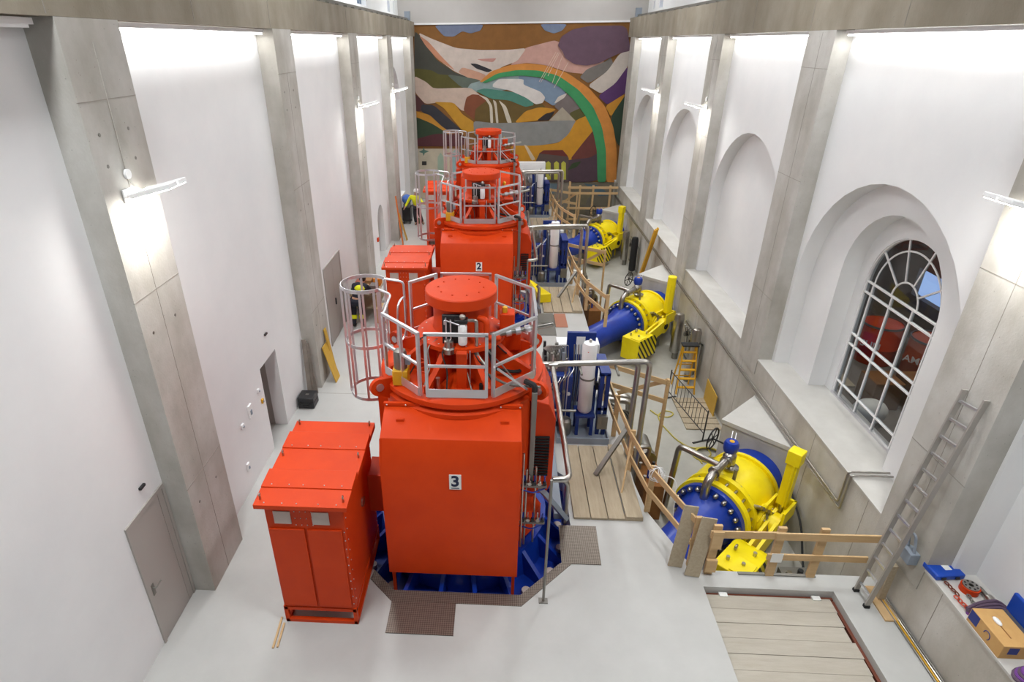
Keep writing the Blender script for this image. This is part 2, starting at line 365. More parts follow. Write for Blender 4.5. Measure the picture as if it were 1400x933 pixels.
def build_upper():
    # clerestory walls with tall daylight windows, ceiling, end walls
    for side, x, sg in (('left',XL-.45,-1),('right',XRW+.5,1)):
        m = MB(); o = [(YB,8.9),(YF,8.9),(YF,ZC),(YB,ZC)]; holes = []
        for k in range(6):
            y = 3.0+6.4*k-3.2; holes.append([(y-.8,9.3),(y+.8,9.3),(y+.8,12.2),(y-.8,12.2)])
        holes = [h for h in holes if h[0][0] > YB+.3] + [[(31.7,9.3),(32.9,9.3),(32.9,12.2),(31.7,12.2)]]
        m.plate(o, holes, YZ, x, x+sg*.35); struct('wall_upper_'+side, m, M['white'], smooth=False, label='white upper wall with tall windows above the %s crane beam' % side)
        for i, h in enumerate(holes):
            w = thing('window_%d' % (i+2 if side == 'left' else i+12), 'tall blue daylight window above the %s beam, number %d along the hall' % (side, i+1), 'window', (x+sg*.2,h[0][0],9.3)); w['kind'] = 'structure'; del w['category']
            ww = h[1][0]-h[0][0]; n = 4
            obj('window_frame', MB().box(-.03,0,0,.03,.06,2.9).box(-.03,ww-.06,0,.03,ww,2.9).box(-.03,0,0,.03,ww,.06).box(-.03,0,2.84,.03,ww,2.9), M['greysteel'], w)
            for j in range(1, n): obj('mullion', MB().box(-.03,ww*j/n-.03,.06,.03,ww*j/n+.03,2.84), M['greysteel'], w)
            for j in range(n): obj('pane', MB().box(-.004,ww*j/n+.03,.06,.004,ww*(j+1)/n-.03,2.84), M['glass'], w)
    struct('ceiling', MB().box(XL-1,YB-.3,ZC,XRW+1.2,YF+.3,ZC+.3), M['ceil'], label='grey ceiling high above the turbine hall')
    struct('wall_back', MB().box(XL-1,YF,-2.2,XRW+1.2,YF+.3,ZC), mat('end_wall_plaster', (192,189,186), .9, 0, .9, .5, (180,177,174)), label='white end wall carrying the mural')
    struct('wall_front', MB().box(XL-1,YB-.3,-.5,XRW+1.2,YB,ZC), M['pitwall'], label='bare concrete end wall behind the camera')
    struct('trim_1', MB().box(XL,YF-.06,8.80,XRW,YF+.01,8.88), M['wplastic'], label='thin pale strip above the mural')
build_upper()

# ---------------------------------------------------------------- lamps
def lamps():
    EM = emis('lamp_tube_glow', (1,.985,.95), 14)
    bl = [(PY[i]+PW, PY[i+1]) for i in range(4)]+[(1.4,6.6)]
    for side, x, z, sg in (('left',XLP-.2,8.205,1),('right',XR+.18,8.055,-1)):
        for k, (a, b) in enumerate(bl):
            t = thing('strip_light', 'white linear strip light under the %s beam, %s' % (side, ['in the first bay beyond the nearest pillar','in the second bay','in the third bay','in the farthest bay','in the bay before the nearest pillar'][k]), 'lamp', (x,(a+b)/2,z), 0, 'strip lights under the crane beams')
            h = (b-a)/2-.12
            obj('housing', MB().box(-.06,-h,0,.06,h,.06), M['wplastic'], t)
            obj('tube', MB().box(-.04,-h+.05,-.03,.04,h-.05,0), EM if k < 4 else M['wplastic'], t)
            if k < 4: area('strip_light_glow', (x,(a+b)/2,z-.05), (0, RAD(-6*sg), 0), .1, 2*h, E_STRIP, (.98,1,1))
    spots = [(XLP,7.13,6.35,1,'left near pillar'),(XLP,19.95,6.2,1,'third left pillar'),(XLP,26.4,6.2,1,'fourth left pillar'),(XR,7.1,6.2,-1,'nearest right pillar'),(XR,20.0,6.1,-1,'third right pillar'),(XR,26.4,6.1,-1,'fourth right pillar')]
    for x, y, z, sg, lab in spots:
        t = thing('floodlight', 'white flat twin floodlight on a bracket on the '+lab, 'lamp', (x+sg*.012,y,z), 0, 'floodlights on the pillars')
        obj('bracket', MB().tube(fillet([(sg*.03,-.12,.02),(sg*.18,-.12,.04),(sg*.26,.1,.02)],.05),.03,8).box(min(0,sg*.02),-.2,-.06,max(0,sg*.02),-.04,.1), M['wplastic'], t)
        for dy in (-.1,.14):
            hd = obj('lamp_head', MB().box(sg*.08,dy-.1,-.03,sg*.62,dy+.1,.03), M['wplastic'], t, bevel=.01); hd.rotation_euler = (0,RAD(-14*sg),0)
            gl = obj('diffuser', MB().box(sg*.1,dy-.085,-.04,sg*.6,dy+.085,-.031), EM, hd)
        obj('junction_box', MB().cyl((0,-.02,.26),(sg*.03,-.02,.26),.06,n=14), M['wplastic'], t)
        obj('cable', MB().tube([(sg*.015,-.02,.2),(sg*.06,-.02,.12),(sg*.2,0,.04)],.008,6).tube([(sg*.01,-.02,.3),(sg*.01,-.02,1.7)],.005,6), M['conc'], t)
        area('floodlight_glow', (x+sg*.36,y+.02,z-.02), (0,RAD(22*sg),0), .5, .35, E_WALL, (1,.98,.94))
    # luminaires added under the ceiling, out of view, to brighten the hall
    for i, y in enumerate([3.6,13.4,22.9,30.9]):
        for j, x in enumerate((-3.3,4.2)):
            t = thing('added_ceiling_lamp', 'unseen rectangular luminaire added under the ceiling on the %s, %s' % (('left','right')[j], ['above the floor before the nearest generator','between the nearest and middle generators','between the middle and farthest generators','in front of the mural'][i]), 'lamp', (x,y,12.6), 0, 'added ceiling luminaires')
            obj('housing', MB().box(-.5,-1.4,0,.5,1.4,.1), M['wplastic'], t); obj('diffuser', MB().box(-.46,-1.36,-.02,.46,1.36,0), EM, t)
            for yy in (-.6,.6): obj('hanger', MB().cyl((0,yy,.1),(0,yy,.4),.01,n=6), M['dsteel'], t)
            area('added_ceiling_glow', (x,y,12.55), (0,0,0), .9, 2.7, E_CEIL[i], (.93,.97,1), None, RAD(140))
lamps()
# ================================================================ GENERATORS
UNIT = ['nearest', 'middle', 'farthest']
def bolt_mesh():
    me = MB().lathe([(.0,.0),(.02,.0),(.02,.012),(.012,.02),(.0001,.02)][1:], 6).mesh('bolt'); me.materials.append(M['alu']); me.shade_smooth(); return me
BOLT = bolt_mesh()
def bolts(parent, pts, nrm=None, s=1.0, mt=None, name='bolt'):
    me = BOLT
    if mt:
        key = 'bolt_'+mt.name
        me = bpy.data.meshes.get(key)
        if me is None: me = BOLT.copy(); me.name = key; me.materials.clear(); me.materials.append(mt)
    q = V3(nrm or (0,0,1)).to_track_quat('Z','Y')
    for p in pts:
        o = bpy.data.objects.new(name, me); COL.objects.link(o); o.parent = parent; o.location = p; o.rotation_mode = 'QUATERNION'; o.rotation_quaternion = q; o.scale = (s,s,s)

def rail_panel(parent, p, q, z0=3.27+.42, z1=4.3+.42, kick=True):
    """welded aluminium frame between two floor points"""
    p, q = V3((p[0],p[1],0)), V3((q[0],q[1],0)); d = (q-p).normalized(); r = .024; m = MB(); b = .045
    def at(a, z): return (a.x, a.y, z)
    m.bar(at(p,z0), at(p,z1), b, b, d); m.bar(at(q,z0), at(q,z1), b, b, d)
    m.bar(at(p-d*.022,z1), at(q+d*.022,z1), b, b); m.bar(at(p,(z0+z1)/2), at(q,(z0+z1)/2), b*.8, b*.8)
    o = obj('rail_panel', m, M['alu'], parent)
    if kick:
        n = V3((d.y,-d.x,0))*.03
        obj('kick_plate', MB().bar(at(p+n,z0+.07), at(q+n,z0+.07), .012, .14), M['alu'], o)
    return o

def generator(k):
    lab = ['large red generator with a number 3 on its front cover, nearest of three', 'large red generator with a number 2 on its front cover, middle of the row', 'large red generator at the far end of the row in front of the mural'][k]
    g = thing('generator', lab, 'generator', (CX0,CY0+k*L0,-.42), 0, 'red generators in a row'); dz = .42
    T = Matrix.Translation((0,0,dz))
    def O(name, m, mt, parent=g, **kw):
        if parent is g and not isinstance(m, bpy.types.Mesh): m.v = [(x,y,z+dz) for x,y,z in m.v]
        return obj(name, m, mt, parent, **kw)
    R = M['red']
    # --- blue cast base in the octagonal recess
    O('base_ring', MB().lathe([(1.34,-.42),(1.62,-.42),(1.55,.12),(1.34,.12),(1.34,-.42)], 32), M['blue'])
    for i in range(20):
        a = 2*pi*(i+.5)/20; c, s = cos(a), sin(a); rr = min(1.93/max(abs(c),abs(s)), 2.05)
        O('base_rib', MB().plate([(1.5,-.42),(rr,-.42),(rr-.02,-.30),(1.5,.1)],[],lambda u,w,d,c=c,s=s:(u*c-d*s,u*s+d*c,w),-.035,.035), M['blue'])
    for i in range(20):
        a = 2*pi*i/20; c, s = cos(a), sin(a); rr = min(1.80/max(abs(c),abs(s)), 1.95)
        O('base_pad', MB().cyl((rr*c,rr*s,-.42),(rr*c,rr*s,-.34),.075,n=14), M['plate_grey'])
    # --- stator drum
    O('stator_drum', MB().lathe([(1.28,.12),(1.28,2.88),(1.36,2.95),(1.36,3.02),(1.28,3.06),(1.35,3.12),(1.35,3.2),(1.27,3.24),(1.0,3.24)], 56), R)
    O('platform', MB().lathe([(1.02,3.16),(1.02,3.235)], 40), R)
    for a in (-45,45,135,225):
        c, s = cos(RAD(a-90+45)), sin(RAD(a-90+45))
    for sx in (-1,1):
        for sy in (-1,1):
            d = V3((sx*.83, sy*.56, 0)).normalized(); n = V3((-d.y,d.x,0))
            pr = [(1.2,2.85),(1.2,3.3),(1.48,3.32)]+[(1.50+.16*sin(RAD(t)), 3.18+.15*cos(RAD(t))) for t in range(0,181,20)]
            hole = [(1.51+.065*cos(RAD(t)), 3.19+.065*sin(RAD(t))) for t in range(0,360,30)]
            lg = O('lifting_lug', MB().plate(pr,[hole],lambda u,w,q,d=d,n=n:(d.x*u+n.x*q,d.y*u+n.y*q,w),-.035,.035), R)
            lg.rotation_euler = (0,0,0)
            lp = d*1.51
            obj('lug_bush', MB().tube([lp-n*.06+V3((0,0,3.19+dz)), lp+n*.06+V3((0,0,3.19+dz))],[.063,.063],12), M['alu'], lg)
    # --- front cooler cover with the number
    prof = [(-1.1,.22),(-1.82,.22),(-1.82,2.42),(-1.66,2.80),(-1.12,3.04),(-1.1,3.04)]
    cv = O('cooler_cover', MB().plate(prof,[],lambda a,b,d:(d,a,b),-1.12,.97), R, bevel=.012)
    O('cover_flange', MB().box(-1.13,-1.16,3.04,.99,-1.11,3.09), M['red'])
    bolts(g, [(-1.08+i*.29,-1.165,3.065+dz) for i in range(8)], (0,-1,0), .7)
    for x in (-.85,.72): obj('lifting_slot', MB().box(x-.06,-1.40,2.90+dz,x+.06,-1.36,2.96+dz), M['red'], cv)
    for x in (-1.06,.91):
        O('cover_leg', MB().bar((x,-1.74,-.3),(x,-1.74,.25),.05,.05), R)
    for x0, x1 in ((-1.122,-1.10),(.95,.972)):
        obj('corner_flap', MB().add([(x0,-1.83,2.42+dz),(x0,-1.68,2.80+dz),(x0 if x0 < 0 else x1,-1.60,2.55+dz),(x1,-1.83,2.42+dz),(x1,-1.68,2.80+dz)],[(0,1,2),(3,2,4),(0,3,4,1),(0,2,3),(1,4,2)]), R, cv)
    if k < 2:
        sg = obj('number_sign', MB().box(-.09,-1.832,2.02+dz,.09,-1.821,2.29+dz), M['signw'], cv)
        nb = text('number', str(3-k), .27, M['navy'], sg, (0,-1.834,2.165+dz), (pi/2,0,0), .008)
        obj('small_print', MB().box(-.06,-1.834,2.035+dz,.06,-1.8325,2.05+dz), M['navy'], sg)
    # --- side coolers
    sc = O('side_cooler', MB().plate([(1.15,.95),(1.46,.95),(1.56,1.2),(1.56,2.5),(1.44,2.78),(1.15,2.86)],[],lambda a,b,d:(a,d,b),-.62,.75), R, bevel=.01)
    for i in range(14): obj('louvre', MB().box(1.24,-.645,1.35+i*.06+dz,1.48,-.62,1.385+i*.06+dz), M['dark'], sc)
    O('side_cooler', MB().plate([(-1.15,.95),(-1.46,.95),(-1.46,2.8),(-1.15,2.86)],[],lambda a,b,d:(a,d,b),-.1,.9), R, bevel=.01)
    # --- bracket arms, bearing housing, cap
    for i in range(8):
        a = 2*pi*(i+.5)/8; c, s = cos(a), sin(a)
        O('bracket_arm', MB().plate([(.45,3.24),(1.22,3.24),(1.22,3.36),(.9,3.50),(.62,3.72),(.45,3.72)],[],lambda u,w,d,c=c,s=s:(u*c-d*s,u*s+d*c,w),-.045,.045), R)
    O('bearing_housing', MB().lathe([(.40,3.24),(.40,3.72),(.72,3.73),(.72,3.80),(.56,3.83),(.47,3.90),(.45,4.0),(.45,4.36)], 40), R)
    cap = O('end_cap', MB().lathe([(.45,4.34),(.572,4.36),(.572,4.52),(.558,4.535),(.0001,4.545)], 40), R)
    bolts(cap, [(.36*cos(a),.36*sin(a),4.54+dz) for a in [2*pi*i/10 for i in range(10)]], None, .7, R)
    bolts(g, [(.64*cos(a),.64*sin(a),3.80+dz) for a in [2*pi*i/18 for i in range(18)]], None, .9)
    O('support_column', MB().box(-.02,-.98,3.24,.14,-.86,3.86), R, bevel=.01); O('column_foot', MB().box(-.10,-1.06,3.24,.22,-.82,3.27), R)
    # --- oil unit on the housing: black back panel, glass pot, white filter
    op = O('oil_panel', MB().box(-.26,-.56,3.72,.10,-.50,4.30), M['black'], bevel=.01)
    obj('oil_pot', MB().lathe([(.10,3.72),(.10,3.80),(.075,3.82),(.075,3.92),(.03,3.95)], 16, (-.15,-.66,dz)), M['steel'], op)
    for x in (-.19,-.12): obj('oil_tube', MB().cyl((x,-.66,3.95+dz),(x,-.66,4.27+dz),.012,n=8), M['alu'], op)
    obj('filter', MB().lathe([(.065,3.86),(.07,3.88),(.07,4.16),(.05,4.2)], 16, (.06,-.64,dz)), M['wplastic'], op)
    obj('gauge_head', MB().box(-.06,-.70,4.22+dz,.14,-.56,4.28+dz), M['black'], op, bevel=.01)
    obj('breather', MB().sphere((.06,-.66,4.32+dz),.05), M['steel'], op)
    obj('guard_tube', MB().tube(fillet([(-.2,-.57,4.26+dz),(-.2,-.82,4.26+dz),(-.2,-.82,4.34+dz),(.02,-.82,4.26+dz)],.03),.011,6), M['alu'], op)
    O('oil_pipe', MB().tube(fillet([(.12,-.6,4.24),(.27,-.6,4.24),(.27,-.6,3.66),(.42,-.7,3.5)],.05),.03,10), M['steel'])
    O('indicator', MB().box(.06,-.62,3.58,.13,-.56,3.68), M['wplastic'])
    O('red_manifold', MB().tube(fillet([(.30,-.42,4.2),(.42,-.5,4.2),(.42,-.5,3.9),(.62,-.42,3.86)],.06),.05,10), R)
    O('level_tube', MB().cyl((.18,-.85,3.3),(.18,-.85,3.85),.012,n=8), M['alu'])
    # --- steam of pipes crossing to the right
    cp = O('cooling_pipe', MB().tube([(.45,-.35,3.88),(.68,-.33,3.90),(1.45,-.20,4.02)],.045,12), M['steel'])
    for t in (.0,.3,.6): obj('pipe_coupling', MB().cyl((.72+t*.5,-.325+t*.07,3.905+dz+t*.08),(.80+t*.5,-.31+t*.07,3.92+dz+t*.08),.065,n=14), M['alu'], cp)
    obj('valve_body', MB().sphere((.56,-.36,3.87+dz),.07), M['black'], cp)
    O('cross_pipe', MB().tube(fillet([(.35,-.7,3.42),(.75,-1.0,3.36),(1.25,-.98,3.32)],.1),.022,8), M['dsteel'])
    O('drain_hose', MB().tube(fillet([(.45,-.45,3.7),(.55,-.6,3.4),(.9,-.5,3.3),(1.2,-.2,3.28)],.1),.03,8), M['dark'])
    for i in range(7):
        a = RAD(-150+20*i); O('sensor_cable', MB().tube(fillet([(.50*cos(a),.50*sin(a),3.84),(.78*cos(a),.78*sin(a),3.80-.03*i),(.85*cos(a+.15),.85*sin(a+.15),3.5),(1.1*cos(a+.2),1.1*sin(a+.2),3.27)],.1),.012,6), (M['dark'],M['dsteel'])[i % 2])
    O('red_box', MB().box(.62,-.10,3.82,.86,.16,4.12), R, bevel=.015); O('warning_lamp', MB().lathe([(.04,4.12),(.045,4.15),(.04,4.21),(.01,4.23)],12,(.70,.0,0)), M['orangey'])
    O('terminal_strip', MB().box(.72,.25,3.3,.98,.55,3.62), R, bevel=.01)
    for x, y, h in ((-.42,-.95,.16),(-.30,-1.0,.22),(.36,-1.02,.14)): O('drain_valve', MB().cyl((x,y,3.24),(x,y,3.24+h),.035,n=10), (M['dark'] if x > 0 else M['steel']))
    # --- yellow motor beside the rail
    mo = O('pump_base', MB().box(-1.02,-.90,3.24,-.78,-.64,3.50), M['orangey'], bevel=.015)
    obj('motor', MB().lathe([(.10,3.50),(.105,3.52),(.105,3.76),(.09,3.80),(.03,3.82)], 18, (-.90,-.77,dz)), M['dsteel'], mo)
    obj('terminal_box', MB().box(-.83,-.83,3.58+dz,-.74,-.73,3.70+dz), M['greysteel'], mo)
    for i, (x, y) in enumerate([(-.62,-.6),(-.55,-.72)]): O('hand_wheel', MB().tube([(x+.09*cos(a),y,3.48+.09*sin(a)) for a in [2*pi*j/14 for j in range(14)]],.014,6,True), R)
    # --- guard rails
    for p, q in [((-.44,-1.22),(.44,-1.22)),((.54,-1.20),(1.15,-.60)),((1.17,-.55),(1.17,.53)),((1.15,.58),(.55,1.18)),((.44,1.24),(-.43,1.24)),((-.53,1.20),(-.94,.80)),((-1.17,-.54),(-.55,-1.20))]:
        rail_panel(g, p, q)
    O('rail_post', MB().bar((-.86,-.87,3.24),(-.86,-.87,4.3),.045,.045,(1,1,0)), M['alu'])
    O('rail_brace', MB().bar((.6,-1.22,3.76),(1.05,-1.02,3.3),.03,.03), M['alu'])
    # --- caged ladder on the left
    cg = V3((-1.66,.45,0)); cr = .39
    ld = O('cage_ladder', MB().bar((-1.36,.22,0),(-1.36,.22,4.4),.03,.06).bar((-1.36,.68,0),(-1.36,.68,4.4),.03,.06).bar((-1.36,.22,.1),(-1.36,.68,.1),.03,.03).bar((-1.36,.22,4.38),(-1.36,.22,4.4),.03,.03), M['alu'])
    for i in range(14): obj('rung', MB().cyl((-1.36,.2,.35+i*.28+dz),(-1.36,.7,.35+i*.28+dz),.014,n=8), M['alu'], ld)
    hoop = [(cg.x+cr*cos(RAD(t)), cg.y+cr*sin(RAD(t))) for t in range(40,321,14)]
    for z in (2.36,3.38,4.40):
        pts = [(-1.36,.70,z+dz)]+[(x,y,z+dz) for x,y in hoop]+[(-1.36,.20,z+dz)]
        m = MB()
        for a, b in zip(pts, pts[1:]): m.bar(a, b, .012, .06)
        obj('cage_hoop', m, M['alu'], ld)
    for t in (70,110,150,190,230,270,305): obj('cage_bar', MB().bar((cg.x+cr*cos(RAD(t)),cg.y+cr*sin(RAD(t)),2.34+dz),(cg.x+cr*cos(RAD(t)),cg.y+cr*sin(RAD(t)),4.42+dz),.04,.012), M['alu'], ld)
    obj('gate_rail', MB().tube(fillet([(-1.36,.2,4.4+dz),(-1.14,.05,4.38+dz),(-1.17,-.50,4.28+dz)],.08),.02,8), M['alu'], ld)
    obj('gate_rail', MB().tube(fillet([(-1.36,.70,4.4+dz),(-1.02,.62,4.38+dz),(-1.02,.62,3.35+dz)],.08),.02,8), M['alu'], ld)
    obj('gate_loop', MB().tube(fillet([(-1.1,.18,3.4+dz),(-1.05,.12,4.2+dz),(-.98,.48,4.2+dz),(-1.0,.5,3.45+dz),(-1.1,.18,3.4+dz)],.16),.018,8), M['alu'], ld)
    # --- vertical cable duct and instrument lines at the right edge of the front
    O('cable_duct', MB().box(1.12,-1.16,1.55,1.20,-1.06,3.32), M['dsteel'], bevel=.008)
    O('duct_bend', MB().tube(fillet([(1.16,-1.10,3.30),(1.16,-1.10,3.42),(1.02,-.98,3.42)],.06),.045,8), M['dark'])
    for i, x in enumerate((1.03,1.09,1.24)):
        O('instrument_line', MB().cyl((x,-1.28+i*.06,.35),(x,-1.28+i*.06,1.95 if i else 2.3),.018,n=8), M['steel'])
    for z in (.85,1.62):
        O('instrument_rack', MB().box(1.0,-1.24,z-.03,1.42,-1.2,z+.01), M['dsteel'])
        for i in range(5):
            gq = O('gauge', MB().cyl((1.06+i*.08,-1.26,z+.06),(1.06+i*.08,-1.20,z+.06),.032,n=12), M['steel'] if i % 2 else M['black'])
            O('valve_stem', MB().cyl((1.06+i*.08,-1.22,z),(1.06+i*.08,-1.22,z+.2),.012,n=6), M['alu'] if i % 2 else M['blue'])
        O('blue_hose', MB().tube(fillet([(1.0,-1.25,z-.06),(1.2,-1.28,z-.10),(1.42,-1.2,z-.05)],.05),.012,6), M['blue'])
    O('guide_vane_cover', MB().lathe([(1.28,.12),(1.5,.3),(1.5,.62),(1.28,.9)], 10, a0=RAD(-62), a1=RAD(-20)), R)
    O('grey_strut', MB().bar((1.38,-.9,1.25),(1.86,-.5,.30),.16,.08), M['greysteel'])
    O('bus_duct', MB().box(-1.5,-1.25,1.0,-1.1,-.75,1.75), R, bevel=.01)
    return g
def cabinet(k):
    lab = ['large red cabinet with ridged roof and double doors beside the number 3 generator','red cabinet with ridged roof and two pale labels beside the number 2 generator','red cabinet with ridged roof beside the farthest generator'][k]
    c = thing('terminal_cabinet', lab, 'cabinet', (-3.2,6.1+k*L0,0), 0, 'red terminal cabinets'); R = M['red']; W, D, H = 1.11, 1.75, 2.36
    fr = MB()
    for x in (.02,W-.02):
        for y in (.02,D-.02): fr.box(x-.03,y-.03,0,x+.03,y+.03,.34)
    for z in (.03,.30):
        fr.box(0,-.01,z-.03,W,.05,z+.03).box(0,D-.05,z-.03,W,D+.01,z+.03).box(-.01,0,z-.03,.05,D,z+.03).box(W-.05,0,z-.03,W+.01,D,z+.03)
    obj('base_frame', fr, R, c)
    body = obj('body', MB().box(0,0,.33,W,D,H), R, c, bevel=.01)
    for x0, x1 in ((.03,.53),(.57,W-.05)): obj('door', MB().box(x0,-.03,.40,x1,0,1.93), R, c, bevel=.006)
    for x in (.12,.66): obj('label_plate', MB().box(x,-.012,2.02,x+.24,0,2.24), M['plate_grey'], c)
    bolts(body, [(.05+.0*i,-.002,.45+i*.16) for i in range(10)]+[(W-.02,-.002,.45+i*.16) for i in range(10)], (0,-1,0), .45)
    bolts(body, [(.42+.08*i,-.002,z) for i in range(4) for z in (2.0,2.12,2.24)], (0,-1,0), .4)
    bolts(body, [(W+.002,.06,.5+i*.2) for i in range(9)]+[(W+.002,D-.06,.5+i*.2) for i in range(9)], (1,0,0), .5)
    y0, y1, n = -.11, D+.11, 5
    ys = [y0,.22,.58,1.12,1.5,y1]
    for i in range(5):
        zz = .045 if i % 2 else 0
        rp = obj('roof_panel', MB().plate([(ys[i],H+.0),(ys[i+1]+.0,H+.0),(ys[i+1],H+.10+zz),(ys[i],H+.07+zz)],[],lambda a,b,d:(d,a,b),-.09,W+.09), R, c, bevel=.006)
        bolts(rp, [(x,ys[i]+.05,H+.075+zz) for x in (.05,.3,.5,.8,1.05)], None, .5)
    for x in (-.02,W+.02):
        for y in (0.0,.95,D+.02):
            obj('eye_bolt', MB().cyl((x,y,H+.08),(x,y,H+.14),.014,n=8).tube([(x,y+.024*cos(a),H+.16+.024*sin(a)) for a in [2*pi*j/10 for j in range(10)]],.008,6,True), M['steel'], c)
    obj('round_port', MB().cyl((W,.95,1.6),(W+.03,.95,1.6),.08,n=16), M['steel'], c)
    return c
def floor_plates(k):
    oy = CY0+k*L0
    specs = [('front checker plate strip',[(CX0-1.04,oy-2.2),(CX0+1.04,oy-2.2),(CX0+1.03,oy-1.99),(CX0-1.03,oy-1.99)]),
             ('right diagonal checker plate strip',[(CX0+1.04,oy-2.2),(CX0+1.92,oy-1.3),(CX0+1.72,oy-1.30),(CX0+1.03,oy-1.99)]),
             ('left diagonal checker plate strip',[(CX0-1.04,oy-2.2),(CX0-1.03,oy-1.99),(CX0-1.42,oy-1.60),(CX0-1.46,oy-1.78)])]
    if k == 0: specs.append(('square checker plate cover on the floor',[(CX0-1.03,oy-2.78),(CX0-.0,oy-2.78),(CX0-.0,oy-2.21),(CX0-1.03,oy-2.21)]))
    specs.append(('right hand checker plate landing',[(1.14,oy-1.30),(1.81,oy-1.30),(1.84,oy-.40),(1.16,oy-.40)]))
    if k < 2:
        for i, (lab, po) in enumerate(specs):
            o = obj('checker_plate', MB().plate(po,[],XY,.002,.014+.001*i), M['checker'], smooth=False)
            tag(o, '%s at the foot of the %s generator' % (lab, UNIT[k]), 'floor plate', 'checker plates around the generators')
for k in range(3): generator(k); cabinet(k); floor_plates(k)
# ================================================================ SERVICE SIDE: pipes, hydraulic units, planks, railings
ORD = ['nearest the camera', 'in the middle of the hall', 'at the far end']
def planks(name, group, items, mt, cat='plank'):
    """items: list of (label, p, q, width, thick)"""
    for lab, p, q, w, h in items:
        o = obj(name, MB().bar(p, q, w, h), mt, bevel=.004); tag(o, lab, cat, group)

def pipework(k):
    oy = k*L0
    t = thing('cooling_pipework', 'pair of stainless cooling pipes arching over the walkway, '+ORD[k], 'pipe', (1.04,10.06+oy,0), 0, 'overhead stainless pipes'); r = .055
    def P_(pts, rr, nm, par=t, rad=.14, mt=M['steel']):
        return obj(nm, MB().tube(fillet([(x-1.04,y-10.06,z) for x,y,z in pts], rad), rr, 14), mt, par)
    a = P_([(.62,10.00,2.47),(2.92,10.22,2.47),(2.92,10.22,-1.6)], r, 'pipe')
    b = P_([(.62,10.22,2.34),(2.76,10.42,2.34),(2.76,10.42,-1.6)], r, 'pipe')
    c = P_([(1.04,10.0,2.44),(1.04,6.72,2.44),(.80,6.70,2.44)], .045, 'branch_pipe')
    P_([(.78,6.66,2.46),(.78,6.66,.02)], .022, 'post', mt=M['dsteel'])
    obj('post_foot', MB().box(.78-1.04-.07,6.66-10.06-.05,.0,.78-1.04+.07,6.66-10.06+.05,.02), M['dsteel'], t)
    P_([(1.27,8.42,0),(1.27,8.42,.92),(1.20,8.42,1.0)], .05, 'stub_pipe')
    obj('tee', MB().cyl((-.08,-.06,2.46),(.08,-.04,2.46),.075,n=14), M['steel'], t)
    obj('vent_needle', MB().cyl((.0,-.05,2.5),(.0,-.05,2.68),.012,n=8), M['alu'], t)
    for x in (1.6,2.3): obj('pipe_clamp', MB().box(x-1.06,-.08,2.26,x-1.02,.40,2.30), M['dsteel'], t)
    # grey channel on the floor beside the machine
    g = obj('floor_channel', MB().box(1.08,8.5+oy,.0,1.24,10.9+oy,.14), M['greysteel'], bevel=.01)
    tag(g, 'grey painted steel channel on the floor by the generator, '+ORD[k], 'beam', 'floor channels')

